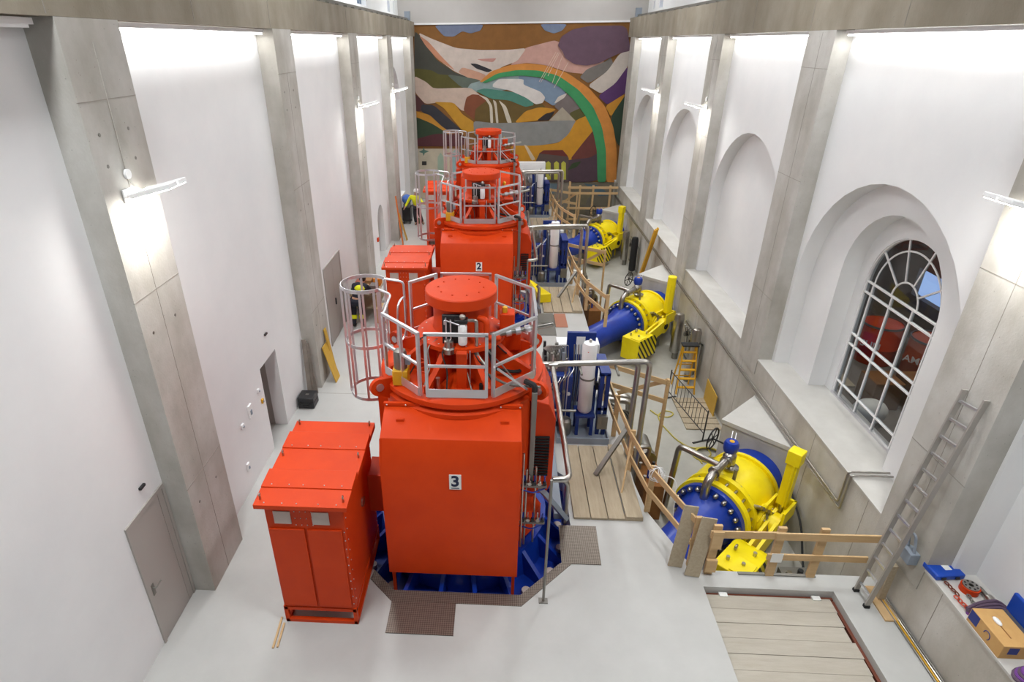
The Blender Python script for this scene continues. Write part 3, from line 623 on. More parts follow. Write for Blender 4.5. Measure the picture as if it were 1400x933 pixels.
def hydraulic(k):
    oy = k*L0; x0, y0 = 1.42, 11.0
    t = thing('hydraulic_unit', 'blue hydraulic unit with a white upright accumulator, '+ORD[k], 'hydraulic unit', (x0,y0+oy,0), 0, 'blue hydraulic units'); B = M['navyblue']
    obj('drip_tray', MB().box(-.08,-.12,0,1.02,1.75,.06).box(-.08,-.14,.0,1.02,-.12,.16).box(-.1,-.14,0,-.08,1.75,.16).box(1.02,-.14,0,1.04,1.75,.16), M['greysteel'], t)
    for x in (.32,.64): obj('stand_leg', MB().box(x,.12,.06,x+.07,.19,.56), B, t)
    for x in (.32,.64): obj('stand_leg', MB().box(x,.45,.06,x+.07,.52,.56), B, t)
    obj('stand_top', MB().box(.30,.10,.53,.73,.54,.58), B, t)
    ac = obj('accumulator', MB().lathe([(.13,.58),(.155,.62),(.155,2.22),(.135,2.28),(.06,2.30)], 28, (.52,.34,0)), M['wplastic'], t)
    obj('strap', MB().lathe([(.154,1.42),(.163,1.42),(.163,1.46),(.154,1.46),(.154,1.42)], 24, (.52,.34,0)), M['dsteel'], ac)
    obj('top_valve', MB().cyl((.52,.34,2.28),(.52,.34,2.36),.03,n=10), M['steel'], ac)
    obj('maker_mark', MB().box(.46,.19,2.12,.53,.20,2.135), M['red'], ac)
    for x, y in ((.82,.2),(.95,.2),(.82,1.0),(.95,1.0)): obj('frame_post', MB().box(x-.04,y-.04,.06,x+.04,y+.04,1.62), B, t)
    obj('frame_rail', MB().box(.78,.16,1.58,.99,1.04,1.66), B, t); obj('frame_rail', MB().box(.78,.16,.7,.99,.24,.78), B, t)
    obj('tank', MB().box(-.30,.35,.25,.22,1.25,1.45), B, t, bevel=.02)
    for x in (-.26,.16): obj('tank_leg', MB().box(x-.03,.4,.0,x+.03,.46,.26), B, t)
    for x in (-.2,.05): obj('oil_line', MB().cyl((x,.33,.3),(x,.33,1.9),.014,n=8), M['steel'], t)
    obj('pump_motor', MB().lathe([(.12,.1),(.13,.14),(.13,.44),(.08,.5)], 18, (.1,.15,0)), M['dsteel'], t)
    mf = obj('valve_manifold', MB().box(-.42,.55,1.45,.12,1.15,1.62), M['dsteel'], t)
    rnd = random.Random(3)
    for i in range(16):
        x, y = -.38+.13*(i % 4), .62+.14*(i//4); h = .12+.25*rnd.random()
        obj('valve', MB().box(x-.03,y-.03,1.62,x+.03,y+.03,1.62+h), (M['black'],M['steel'],M['dsteel'],M['greysteel'])[i % 4], mf)
    for i in range(9): obj('capillary_tube', MB().tube(fillet([(-.45+.02*i,.5+.05*i,2.05-.04*i),(-.30+.05*i,.6,2.1),(-.1+.03*i,.75,1.55)],.08),.010,6), M['steel'], mf)
    for i in range(4): obj('hose', MB().tube(fillet([(.28+.05*i,1.0,1.9),(.30+.05*i,.85,1.2),(.25+.03*i,.6,.4)],.2),.014,6), (M['dsteel'],M['greysteel'])[i % 2], t)
    up = obj('rear_panel', MB().box(.15,1.30,.2,.80,1.38,2.05), B, t); obj('panel_slot', MB().box(.36,1.29,1.5,.56,1.30,1.95), M['wplastic'], up)
    obj('control_box', MB().box(-.05,1.55,.1,.95,1.95,1.62), M['wplastic'], t, bevel=.015)
    for i in range(6):
        x = -.36+.09*i; obj('pipe_run', MB().tube(fillet([(x,.22,.2+.05*i),(x,.2,1.1+.08*i),(x+.12,.3,1.25+.08*i),(x+.14,.55,1.3+.06*i)],.06),.013,6), (M['steel'],M['dsteel'],M['alu'])[i % 3], t)
    for i in range(5): obj('solenoid', MB().box(.62+.075*i,.62,.95+.12*(i % 2),.68+.075*i,.74,1.12+.12*(i % 2)), (M['black'],M['steel'])[i % 2], t)
    for i in range(5): obj('gauge', MB().cyl((-.3+.11*i,.30,1.02+.05*(i % 2)),(-.3+.11*i,.33,1.02+.05*(i % 2)),.04,n=12), (M['wplastic'],M['steel'])[i % 2], t)
    obj('front_block', MB().box(.78,.02,.3,1.0,.14,.62), M['dsteel'], t); obj('cross_pipe', MB().cyl((-.3,.10,.72),(.30,.10,.72),.03,n=10), M['steel'], t)
    for i in range(8): obj('wire', MB().cyl((-.55+.035*i,.0+.05*(i % 3),.1),(-.55+.035*i,.0+.05*(i % 3),1.5+.06*(i % 4)),.008,n=6), M['dsteel'], t)

def walkway(k):
    t = thing('plank_walkway', 'weathered plank walkway in front of the %s hydraulic unit' % UNIT[k], 'walkway', (1.46,8.52+k*L0,0), 0, 'plank walkways')
    for i in range(4):
        z = .05 if i == 3 else 0
        obj('plank', MB().box(.32*i,0,.004+z,.32*i+.305,2.23,.05+z), M['oldwood'], t, bevel=.005)
    obj('batten', MB().box(.95,.0,.004,1.27,.12,.05), M['oldwood'], t); obj('batten', MB().box(.95,2.1,.004,1.27,2.2,.05), M['oldwood'], t)

def railing(k):
    oy = k*L0; W = M['wood']
    t = thing('timber_railing', ['timber guard rail running from the leaning boards to the hydraulic unit, nearest','timber guard rail along the pit beside the middle walkway','timber guard rail along the pit beside the farthest walkway'][k], 'railing', (2.8,9.5+oy,0), 0, 'timber guard rails')
    def lo(p): return (p[0]-2.8, p[1]-9.5, p[2])
    A = [(3.30,7.52),(2.86,8.80),(2.70,9.90),(2.62,11.2),(2.58,12.7)]
    for i, (x, y) in enumerate(A):
        obj('post', MB().bar(lo((x,y,.0)), lo((x,y,1.08)), .05, .10, (1,0,0)), W, t)
    for (x, y), (x2, y2) in zip(A, A[1:]):
        for z in (1.0,.52): obj('rail', MB().bar(lo((x-.05,y,z)), lo((x2-.05,y2,z)), .03, .12), W, t)
    obj('brace', MB().bar(lo((2.70,9.9,1.0)), lo((2.45,9.2,.05)), .03, .10), W, t)
    # cross rail over the pit end of this section
    obj('rail', MB().bar(lo((2.58,12.75,1.0)), lo((3.9,12.0,.95)), .03, .12), W, t)
    obj('rail', MB().bar(lo((2.58,12.75,.5)), lo((3.9,12.0,.45)), .03, .12), W, t)
    obj('brace', MB().bar(lo((3.88,12.02,1.0)), lo((3.0,12.9,.1)), .03, .10), W, t)
    obj('post', MB().bar(lo((3.9,12.0,PZ)), lo((3.9,12.0,1.05)), .06, .10), W, t)

def near_fence():
    W = M['wood']
    t = thing('timber_fence', 'pale timber fence with two rails in front of the nearest yellow valve', 'railing', (4.7,7.36,0))
    def lo(x, y, z): return (x-4.7, y-7.36, z)
    for x in (3.56,4.56,5.22): obj('post', MB().bar(lo(x,7.37,0), lo(x,7.37,1.06), .13, .05, (0,1,0)), W, t)
    obj('rail', MB().bar(lo(3.45,7.33,.90), lo(4.60,7.33,.92), .03, .14), W, t); obj('rail', MB().bar(lo(4.45,7.30,.93), lo(6.1,7.30,.95), .03, .14), W, t)
    obj('rail', MB().bar(lo(4.42,7.33,.46), lo(5.99,7.33,.47), .03, .12), W, t)
    obj('white_note', MB().box(*lo(4.48,7.305,.36),*lo(4.66,7.31,.55)), M['signw'], t)
    obj('short_block', MB().bar(lo(3.56,7.31,.1), lo(3.56,7.31,.36), .17, .05, (0,1,0)), W, t); obj('short_block', MB().bar(lo(3.56,7.31,.62), lo(3.56,7.31,.98), .17, .05, (0,1,0)), W, t)
    b1 = obj('leaning_board', MB().bar((3.04,7.46,.02), (3.20,7.66,1.18), .24, .028, (0,1,0)), M['oldwood'], bevel=.004); tag(b1, 'weathered board leaning on the rail corner, left of the pair', 'board', 'leaning boards')
    b2 = obj('leaning_board', MB().bar((3.27,7.27,.02), (3.44,7.46,1.12), .25, .028, (0,1,0)), M['oldwood'], bevel=.004); tag(b2, 'weathered board leaning on the rail corner, right of the pair', 'board', 'leaning boards')
    # coil of white cord on the rail post
    c = thing('cord_coil', 'tangled bundle of white cord hanging on the rail post', 'cord', (2.9,8.72,1.0)); rnd = random.Random(5)
    for i in range(7):
        a = rnd.random()*3; rr = .10+.05*rnd.random(); tl = rnd.random()
        obj('loop', MB().tube([(rr*cos(u)*cos(a)+.02*rnd.random(), rr*cos(u)*sin(a), -.06+rr*sin(u)+.03*tl) for u in [2*pi*j/16 for j in range(16)]], .007, 6, True), M['wplastic'], c)
    obj('tail', MB().tube(fillet([(.05,0,-.05),(.28,-.25,.08),(.33,-.3,-.9)],.25),.008,6), M['wplastic'], c)
    # floor hatch with planks
    h = HATCH; y = h[3]-.06-h[1]; i = 0
    f = thing('floor_hatch', 'sunken floor hatch covered with pale dusty planks', 'hatch', (h[0],h[1],-.42))
    while y > .1 and i < 10:
        w = .262; obj('plank', MB().box(.02,y-w+.006,.26+.004*(i % 2),h[2]-h[0]-.06-.02*(i % 3),y,.31+.004*(i % 2)), M['paleplank'], f, bevel=.004); y -= w; i += 1
    obj('bearer', MB().box(.0,2.62,0,h[2]-h[0],2.67,.29), M['rust'], f); obj('bearer', MB().box(h[2]-h[0]-.05,0,0,h[2]-h[0],2.6,.29), M['rust'], f)
    obj('bearer', MB().box(.02,0.1,0,.2,2.6,.255), M['rust'], f)
    for x in (.25,1.72): obj('white_wedge', MB().box(x,2.58,.29,x+.13,2.66,.33), M['signw'], f)
    obj('kerb_strip', MB().box(.65,2.95,.42,1.9,3.0,.445), M['dsteel'], f)
for k in range(3): pipework(k); hydraulic(k); walkway(k); railing(k)
near_fence()

# ================================================================ YELLOW INLET VALVES
def clip_poly(p, face):
    for (x0,y0),(x1,y1) in zip(face, face[1:]+face[:1]):
        out = []
        sd = lambda q: (x1-x0)*(q[1]-y0)-(y1-y0)*(q[0]-x0)
        for a, b in zip(p, p[1:]+p[:1]):
            sa, sb = sd(a), sd(b)
            if sa >= 0: out.append(a)
            if (sa >= 0) != (sb >= 0):
                u = sa/(sa-sb); out.append((a[0]+(b[0]-a[0])*u, a[1]+(b[1]-a[1])*u))
        p = out
        if not p: return []
    return p
def valve(k):
    N = (4.40, 9.60); oy = k*L0
    lab = ['large yellow and blue inlet valve behind the timber fence, nearest','large yellow and blue inlet valve with striped counterweight, middle of the pit','large yellow inlet valve at the far end of the pit'][k]
    t = thing('inlet_valve', lab, 'valve', (N[0],N[1]+oy,PZ), RAD(45), 'yellow inlet valves'); Yl, B = M['yellow'], M['blue']; zc = .86
    C = (0,0,zc)
    def ring(r0, r1, s0, s1, n=40): return MB().lathe([(r1,s0),(r1,s1),(r0,s1),(r0,s0),(r1,s0)], n, C, 'x')
    obj('inlet_pipe', MB().lathe([(.40,-2.3),(.42,-1.0),(.50,-.5),(.60,-.12),(.74,-.11),(.74,.0),(.0001,.0)], 40, C, 'x'), B, t)
    f1 = obj('front_flange', MB().lathe([(.60,.0),(.80,.0),(.80,.13),(.66,.15),(.66,.30),(.80,.31),(.80,.42),(.6,.42)], 44, C, 'x'), Yl, t)
    n = 22
    for i in range(n):
        a = 2*pi*i/n; c, s = cos(a), sin(a)
        m = MB().cyl((-.17,.665*c,zc+.665*s),(-.10,.665*c,zc+.665*s),.052,n=8); m.sphere((-.17,.665*c,zc+.665*s),.05,8,5)
        obj('flange_nut', m, M['steel'], f1)
        obj('stud', MB().cyl((.12,.73*c,zc+.73*s),(.32,.73*c,zc+.73*s),.030,n=8), M['steel'], f1)
        obj('flange_nut', MB().cyl((.42,.72*c,zc+.72*s),(.49,.72*c,zc+.72*s),.038,n=6), M['steel'], f1)
    obj('body', MB().lathe([(.62,.42),(.74,.52),(.785,.75),(.785,1.10),(.75,1.32),(.72,1.38),(.78,1.38),(.78,1.46),(.6,1.46)], 44, C, 'x'), Yl, t)
    obj('outlet_pipe', MB().lathe([(.66,1.46),(.74,1.46),(.74,1.56),(.62,1.58),(.62,2.15)], 36, C, 'x'), B, t)
    # trunnion, lever and counterweight on the camera side (local -y)
    tr = obj('trunnion', MB().lathe([(.34,-.70),(.34,-.86),(.26,-.88),(.26,-1.12),(.12,-1.13),(.0001,-1.13)][::-1], 24, (.72,0,zc), 'y'), Yl, t)
    bolts(tr, [(.72+.29*cos(a),-.87,zc+.29*sin(a)) for a in [2*pi*j/10 for j in range(10)]], (0,-1,0), 1.1)
    obj('hub', MB().cyl((.72,-1.0,zc),(.72,-1.16,zc),.10,n=18), M['dark'], tr)
    def xzp(poly, d0, d1): return MB().plate(poly, [], XZ, d0, d1)
    for y in (-.93,-1.08): obj('lever', xzp([(.98,zc+.22),(.86,zc+.30),(.55,zc+.20),(-.45,zc-.02),(-.50,zc-.30),(.0,zc-.32),(.62,zc-.22),(.95,zc-.1)], y-.03, y+.03), Yl, t)
    face = [(-1.2,zc-.64),(-.12,zc-.64),(-.12,zc-.02),(-.38,zc+.12),(-1.2,zc+.12)]
    cw = obj('counterweight', MB().plate(face,[],XZ,-1.34,-.70), Yl, t, bevel=.015)
    obj('weight_lid', MB().box(-1.17,-1.31,zc+.12,-.75,-.98,zc+.15), Yl, cw)
    for i in range(7):
        a = -1.55+.19*i; po = clip_poly([(a,zc+.14),(a+.075,zc+.14),(a+.075+.62,zc-.66),(a+.62,zc-.66)], face)
        if len(po) > 2: obj('black_stripe', xzp(po, -1.347, -1.341), M['stripe'], cw)
    for x, y in ((-.95,-.85),(-.5,-1.15),(-.9,-1.12)): obj('weight_bolt', MB().cyl((x,y,zc+.12),(x,y,zc+.20),.035,n=8), M['steel'], cw)
    obj('lifting_eye', MB().tube([(-.62+.05*cos(a),-.84,zc+.19+.05*sin(a)) for a in [2*pi*j/12 for j in range(12)]],.018,8,True), M['steel'], cw)
    # servo motor
    sx, sy = .95,-.98
    sv = obj('servomotor', MB().box(sx-.10,sy-.10,zc+.42,sx+.10,sy+.10,zc+1.50).box(sx-.13,sy-.13,zc+1.42,sx+.13,sy+.13,zc+1.72) if k != 1 else MB().cyl((sx,sy,zc+.42),(sx,sy,zc+1.72),.14,n=24), Yl, t, bevel=.012)
    for dx in (-.125,.125): obj('tie_rod', MB().cyl((sx+dx,sy-.05,zc+.42),(sx+dx,sy-.05,zc+1.44),.02,n=8), Yl, sv)
    obj('limit_switch', MB().cyl((sx+.12,sy,zc+1.5),(sx+.24,sy,zc+1.5),.07,n=14), B, sv)
    br = obj('servo_bracket', MB().box(sx-.36,sy-.20,zc+.16,sx+.20,sy-.15,zc+.46).box(sx-.36,sy+.15,zc+.16,sx+.20,sy+.20,zc+.46).box(sx+.16,sy-.2,zc+.16,sx+.21,sy+.2,zc+.46).box(sx-.36,sy-.2,zc+.12,sx+.21,sy+.2,zc+.17), Yl, t)
    bolts(br, [(sx+.212,sy-.15+.1*i,zc+.2+.1*j) for i in range(4) for j in range(3)], (1,0,0), 1.0)
    obj('bracket_arm', MB().bar((sx-.34,sy+.17,zc+.44),(.42,-.78,zc+.12),.07,.12), Yl, t)
    obj('servo_rod', MB().cyl((sx,sy,zc+.0),(sx,sy,zc+.42),.05,n=12), M['steel'], t)
    for y in (-.55,.55):
        obj('foot', MB().box(.55,y-.12,0,1.25,y+.12,.30), Yl, t); 
    for i in range(5): obj('hydraulic_line', MB().tube(fillet([(.55+.04*i,-.86,zc+.3),(.45+.04*i,-1.0,zc+.0),(.5+.04*i,-1.0,.1)],.1),.014,6), M['dsteel'], t)
    # stainless bypass on the crown
    by = obj('bypass_pipe', MB().tube(fillet([(.62,.12,zc+1.06),(-.10,.10,zc+1.02),(-.22,.10,zc+.90),(-.22,.10,zc+.5)],.14),[.09]*1+[.09]*100 if 0 else .085,16), M['steel'], t)
    obj('bypass_branch', MB().tube(fillet([(.32,.12,zc+1.04),(.35,1.05,zc+1.02),(.25,1.10,.05)],.14),.065,14), M['steel'], t)
    for s in (.02,.5): obj('pipe_flange', MB().cyl((s,.11,zc+1.04),(s+.05,.11,zc+1.045),.12,n=18), M['steel'], by)
    obj('valve_bonnet', MB().lathe([(.10,zc+.76),(.16,zc+.78),(.16,zc+.83),(.07,zc+.85),(.07,zc+1.12)], 18, (.75,.08,0)), M['steel'], t)
    obj('valve_block', MB().sphere((.66,.12,zc+1.08),.13,14,8), M['steel'], t)
    ah = obj('blue_actuator', MB().lathe([(.08,zc+1.15),(.13,zc+1.18),(.15,zc+1.24),(.15,zc+1.36),(.12,zc+1.42)], 20, (.74,.16,0)), B, t)
    obj('actuator_badge', MB().cyl((.74,.16,zc+1.42),(.74,.16,zc+1.428),.05,n=12), M['orangey'], ah)
    for d in (-.04,.04): obj('indicator_rod', MB().cyl((.78,.16+d,zc+1.3),(1.15,.30+d,zc+1.38),.012,n=6), M['alu'], ah)
    hw = obj('hand_wheel', MB().tube([(.80+.24*cos(a),.58,zc+1.24+.24*sin(a)) for a in [2*pi*j/24 for j in range(24)]],.016,8,True), M['dark'], t)
    for a in (0,pi/3,2*pi/3): obj('spoke', MB().cyl((.80-.23*cos(a),.58,zc+1.24-.23*sin(a)),(.80+.23*cos(a),.58,zc+1.24+.23*sin(a)),.011,n=6), M['dark'], hw)
    obj('wheel_shaft', MB().cyl((.80,.60,zc+1.24),(.74,.26,zc+1.28),.018,n=8), M['dark'], hw)
    obj('crown_valve', MB().cyl((.52,-.12,zc+.74),(.52,-.12,zc+.98),.035,n=10), M['dsteel'], t)
    for i in range(6): obj('drain_valve', MB().cyl((.42+.06*i,-.62-.03*i,zc+.42-.05*i),(.40+.06*i,-.80-.03*i,zc+.50-.05*i),.04,n=10), (M['steel'],M['dsteel'])[i % 2], t)

def anchor(k):
    oy = k*L0
    m = MB().plate([(XR+.02,10.55+oy),(5.14,11.60+oy),(XR+.02,12.68+oy)],[],XY,PZ,.16)
    o = struct('anchor_block', m, M['pitwall'], smooth=False, label='triangular concrete anchor block behind the %s yellow valve' % UNIT[k])
    struct('block_top', MB().plate([(XR+.02,10.52+oy),(5.10,11.60+oy),(XR+.02,12.71+oy)],[],XY,.16,.26), M['ledge'], o, smooth=False)
for k in range(3): valve(k); anchor(k)
# ================================================================ MURAL ON THE END WALL
MURAL=[
('mountain',(75,75,68),[(-4.57,8.55),(-4.12,8.17),(-3.52,7.22),(-2.47,6.54),(-1.19,6.19),(-0.97,5.74),(-2.48,5.70),(-4.71,5.72)]),
('pink_sky',(203,160,148),[(0.30,6.81),(1.00,7.68),(2.74,8.07),(3.42,7.06),(5.29,7.07),(4.51,6.43),(3.36,6.54),(2.18,6.89),(1.13,7.01)]),
('snow_slope',(214,200,190),[(-4.37,8.46),(-3.70,8.17),(-2.45,7.72),(-1.19,7.62),(0.28,7.62),(1.16,7.69),(0.71,7.09),(-0.13,6.81),(-1.08,6.12),(-1.61,6.24),(-2.57,6.64),(-3.41,7.22),(-4.02,7.89)]),
('peach_slope',(203,142,112),[(-4.34,8.34),(-3.86,8.03),(-3.14,7.27),(-2.47,6.64),(-3.41,7.20),(-4.02,7.85)]),
('peach_foot',(208,160,135),[(-2.14,6.83),(-1.40,6.63),(-0.87,6.43),(-1.08,6.10),(-1.72,6.26),(-2.36,6.59)]),
('pink_streak',(190,140,130),[(-1.40,7.20),(-0.34,7.24),(-0.55,7.05),(-1.08,7.11)]),
('rock',(52,52,56),[(-1.74,7.00),(-1.40,6.99),(-0.55,6.67),(-0.81,6.57),(-1.40,6.75)]),
('blue_cloud',(120,130,155),[(-3.57,8.80),(-1.03,8.80),(-1.19,8.51),(-1.71,8.38),(-2.12,8.50),(-2.54,8.25),(-3.06,8.27)]),
('blue_cloud',(122,135,160),[(1.80,8.77),(3.16,8.75),(2.92,8.46),(2.52,8.33),(2.05,8.47)]),
('grey_ridge',(122,117,112),[(3.95,6.29),(4.29,6.68),(5.19,7.02),(5.48,7.23),(5.68,6.76),(4.45,6.00)]),
('olive_field',(92,88,42),[(-4.66,6.80),(-3.75,6.70),(-3.38,6.50),(-2.47,6.44),(-1.94,6.14),(-2.16,5.83),(-3.78,5.84),(-4.09,6.16),(-4.68,6.41)]),
('grey_stream',(98,108,98),[(-3.00,6.52),(-1.19,6.22),(-0.97,5.74),(-2.16,5.83)]),
('mist',(152,172,172),[(-1.94,5.73),(-1.72,6.04),(-1.08,6.19),(-0.65,6.41),(0.30,6.47),(1.79,6.31),(1.17,5.92),(-0.32,5.64),(-1.18,5.59)]),
('river',(208,186,170),[(-4.68,6.44),(-4.09,6.16),(-3.67,5.81),(-1.72,5.85),(-1.18,5.46),(-1.70,5.33),(-1.51,4.74),(-2.17,4.69),(-2.60,5.07),(-3.26,5.15),(-4.14,5.04),(-4.66,5.62)]),
('maroon_bank',(92,56,56),[(-4.72,5.62),(-4.14,5.04),(-4.37,4.70),(-4.76,4.70)]),
('slate_bank',(58,57,64),[(-4.36,5.03),(-3.70,5.00),(-3.16,4.54),(-2.18,3.70),(-3.07,3.70),(-3.72,4.28),(-4.40,4.70)]),
('ochre_bank',(200,148,48),[(-3.69,5.16),(-2.60,5.12),(-2.17,4.53),(-1.51,4.12),(-1.35,3.48),(-2.18,3.70),(-2.73,4.33),(-3.16,4.85)]),
('ochre_strip',(198,140,52),[(-4.76,4.72),(-3.94,4.51),(-3.29,3.91),(-2.63,3.49),(-3.19,3.49),(-3.84,4.07),(-4.77,4.42)]),
('green_field',(56,74,54),[(-4.77,4.44),(-3.84,4.07),(-2.97,3.54),(-2.98,3.06),(-4.84,3.07)]),
('maroon_field',(92,50,55),[(-4.83,3.23),(-3.64,3.54),(-2.07,3.49),(-2.08,2.87),(-4.85,2.87)]),
('brown_hill',(132,76,52),[(-1.94,5.37),(-1.62,5.53),(-1.08,5.46),(-0.59,5.14),(-0.50,4.07),(-1.40,4.17),(-2.11,4.69)]),
('cliff',(108,88,46),[(-1.46,4.79),(-0.80,5.24),(0.76,5.33),(2.06,5.07),(2.29,4.82),(1.22,4.52),(0.80,4.07),(-0.52,4.07),(-1.51,4.17)]),
('waterfall',(218,208,190),[(-1.31,5.51),(-0.81,5.34),(-0.55,4.93),(-0.50,4.07),(-0.65,4.07),(-0.70,4.94),(-0.91,5.24)]),
('waterfall',(210,200,182),[(-0.53,5.26),(-0.34,5.14),(-0.21,4.07),(-0.34,4.07),(-0.42,4.83)]),
('waterfall',(218,208,190),[(-0.23,5.24),(0.18,4.93),(0.52,4.07),(0.27,4.07),(0.01,4.83)]),
('teal_forest',(82,138,122),[(-1.45,5.69),(-0.97,5.81),(0.75,5.58),(1.52,5.25),(1.66,4.97),(1.21,4.87),(0.33,5.21),(-0.64,5.29)]),
('blue_lake',(126,146,168),[(0.73,6.40),(1.79,6.31),(2.54,6.11),(3.37,5.56),(2.71,4.90),(2.16,5.22),(1.17,5.83)]),
('white_cloud',(222,216,211),[(-0.54,6.01),(-0.22,6.26),(1.07,6.24),(1.06,5.97),(1.98,5.62),(2.24,5.34),(2.11,5.07),(1.74,5.00),(1.19,5.35),(0.32,5.71),(-0.54,5.86)]),
('grey_hill',(122,112,110),[(2.66,4.92),(3.42,5.56),(4.32,4.91),(4.58,4.40),(3.50,4.35)]),
('snow_patch',(215,205,195),[(2.71,5.04),(2.90,5.37),(3.38,5.56),(3.23,5.32),(2.86,5.09)]),
('olive_hill',(94,90,50),[(3.54,4.56),(4.22,4.86),(4.57,4.50),(4.16,4.18),(3.73,4.25)]),
('pyramid',(176,166,148),[(3.15,4.86),(2.48,4.18),(3.89,4.18)]),
('ochre_hill',(204,146,46),[(0.63,4.07),(1.21,4.67),(1.96,4.87),(2.88,4.76),(2.31,4.49),(1.89,4.19)]),
('black_rock',(50,46,46),[(1.83,4.19),(2.30,4.55),(2.78,4.64),(2.48,4.20)]),
('grey_lake',(142,142,140),[(-1.57,4.20),(-0.52,4.07),(0.80,4.09),(3.94,4.22),(3.93,3.68),(3.04,3.05),(1.94,2.90),(0.39,2.90),(-1.52,3.38)]),
('ochre_shore',(204,146,42),[(0.39,2.90),(1.94,2.90),(3.04,3.03),(3.56,3.47),(3.94,4.22),(4.78,4.55),(5.06,3.78),(4.46,3.15),(3.88,2.08),(0.86,2.02)]),
('maroon_hill',(112,62,56),[(3.71,2.13),(4.46,3.15),(5.00,3.83),(5.39,2.62),(4.87,2.24)]),
('plum_ground',(86,66,76),[(0.86,2.02),(3.71,2.13),(4.86,2.27),(5.39,2.62),(5.54,0.94),(0.89,0.93)]),
('house',(95,80,76),[(1.87,2.08),(2.07,2.51),(3.40,2.57),(3.67,2.24),(3.71,0.94),(1.92,0.93)]),
('house_roof',(112,52,46),[(2.02,2.49),(2.29,2.66),(3.31,2.67),(3.64,2.32)]),
('yellow_window',(200,196,78),[(2.48,1.08),(2.43,1.97),(2.56,2.08),(2.70,1.97),(2.75,1.08)]),
('yellow_window',(200,196,78),[(2.93,1.08),(2.88,1.97),(3.01,2.08),(3.15,1.97),(3.20,1.08)]),
('yellow_window',(200,196,78),[(3.34,1.08),(3.28,1.97),(3.40,2.08),(3.53,1.97),(3.59,1.08)]),
('leaf',(58,74,46),[(3.63,1.58),(3.89,1.97),(4.38,2.08),(4.13,1.75)]),
('white_horn',(212,192,162),[(1.18,2.97),(1.37,2.89),(1.86,2.17),(1.64,2.11)]),
('pale_band',(204,194,184),[(4.40,5.90),(5.34,6.57),(5.87,7.37),(6.46,7.60),(6.39,6.85),(5.81,5.99),(5.12,5.50)]),
('violet_band',(90,56,106),[(4.97,5.40),(5.81,5.99),(6.39,6.85),(6.48,5.59),(5.49,4.95)]),
('ochre_band',(200,142,48),[(5.39,4.90),(6.43,5.54),(5.76,4.34)]),
('green_band',(50,70,55),[(5.71,4.34),(6.48,5.59),(6.60,2.62),(6.17,3.04)]),
('purple_cloud',(106,82,98),[(2.74,7.78),(2.89,8.19),(3.43,8.50),(4.23,8.65),(6.09,8.65),(6.42,7.51),(5.87,7.40),(5.38,7.19),(4.88,6.96),(4.27,6.85),(3.64,6.92),(3.16,7.21),(2.98,7.54)]),
('orange_arc',(210,140,66),[(-1.24,6.12),(-0.65,6.62),(0.29,6.90),(1.13,6.99),(2.18,6.89),(3.36,6.49),(4.46,5.80),(5.39,4.90),(5.92,3.88),(6.24,2.62),(6.38,0.94),(5.82,0.94),(5.66,2.62),(5.32,3.88),(4.75,4.91),(3.94,5.71),(2.84,6.40),(1.78,6.65),(0.72,6.68),(-0.33,6.52),(-1.10,6.10)]),
('green_arc',(66,150,96),[(-1.10,6.10),(-0.33,6.52),(0.72,6.68),(1.78,6.65),(2.84,6.40),(3.94,5.71),(4.75,4.91),(5.32,3.88),(5.66,2.62),(5.82,0.94),(5.34,0.94),(5.17,2.62),(4.85,3.68),(4.35,4.50),(3.65,5.31),(2.87,5.91),(2.00,6.31),(0.94,6.41),(-0.12,6.35),(-0.92,6.06)]),
('light_ray',(225,200,185),[(2.66,7.50),(2.68,7.50),(1.89,6.11),(1.86,6.11)]),
('light_ray',(225,200,185),[(2.83,7.45),(2.85,7.45),(2.33,6.38),(2.30,6.38)]),
('light_ray',(225,200,185),[(3.00,7.33),(3.02,7.33),(2.56,6.01),(2.53,6.01)]),
('light_ray',(225,200,185),[(3.31,7.02),(3.34,7.02),(2.68,5.81),(2.65,5.81)]),
('light_ray',(225,200,185),[(2.76,7.47),(2.79,7.47),(1.97,6.08),(1.95,6.08)]),
('cream_panel',(202,192,170),[(-4.85,2.87),(-2.02,2.87),(-2.05,0.50),(-4.90,0.50)]),
('aqua_arch',(158,190,190),[(-2.83,0.50),(-2.79,2.52),(-2.53,2.74),(-2.29,2.52),(-2.31,0.50)]),
('green_arch',(165,185,165),[(-3.62,0.50),(-3.56,2.30),(-3.39,2.54),(-3.22,2.30),(-3.27,0.50)]),
('black_square',(55,52,50),[(-4.45,2.08),(-4.19,2.08),(-4.20,1.86),(-4.46,1.86)]),
('star',(90,125,115),[(-4.60,2.58),(-4.37,2.69),(-4.32,2.83),(-4.27,2.69),(-4.03,2.61),(-4.27,2.52),(-4.34,2.36),(-4.39,2.52)])]

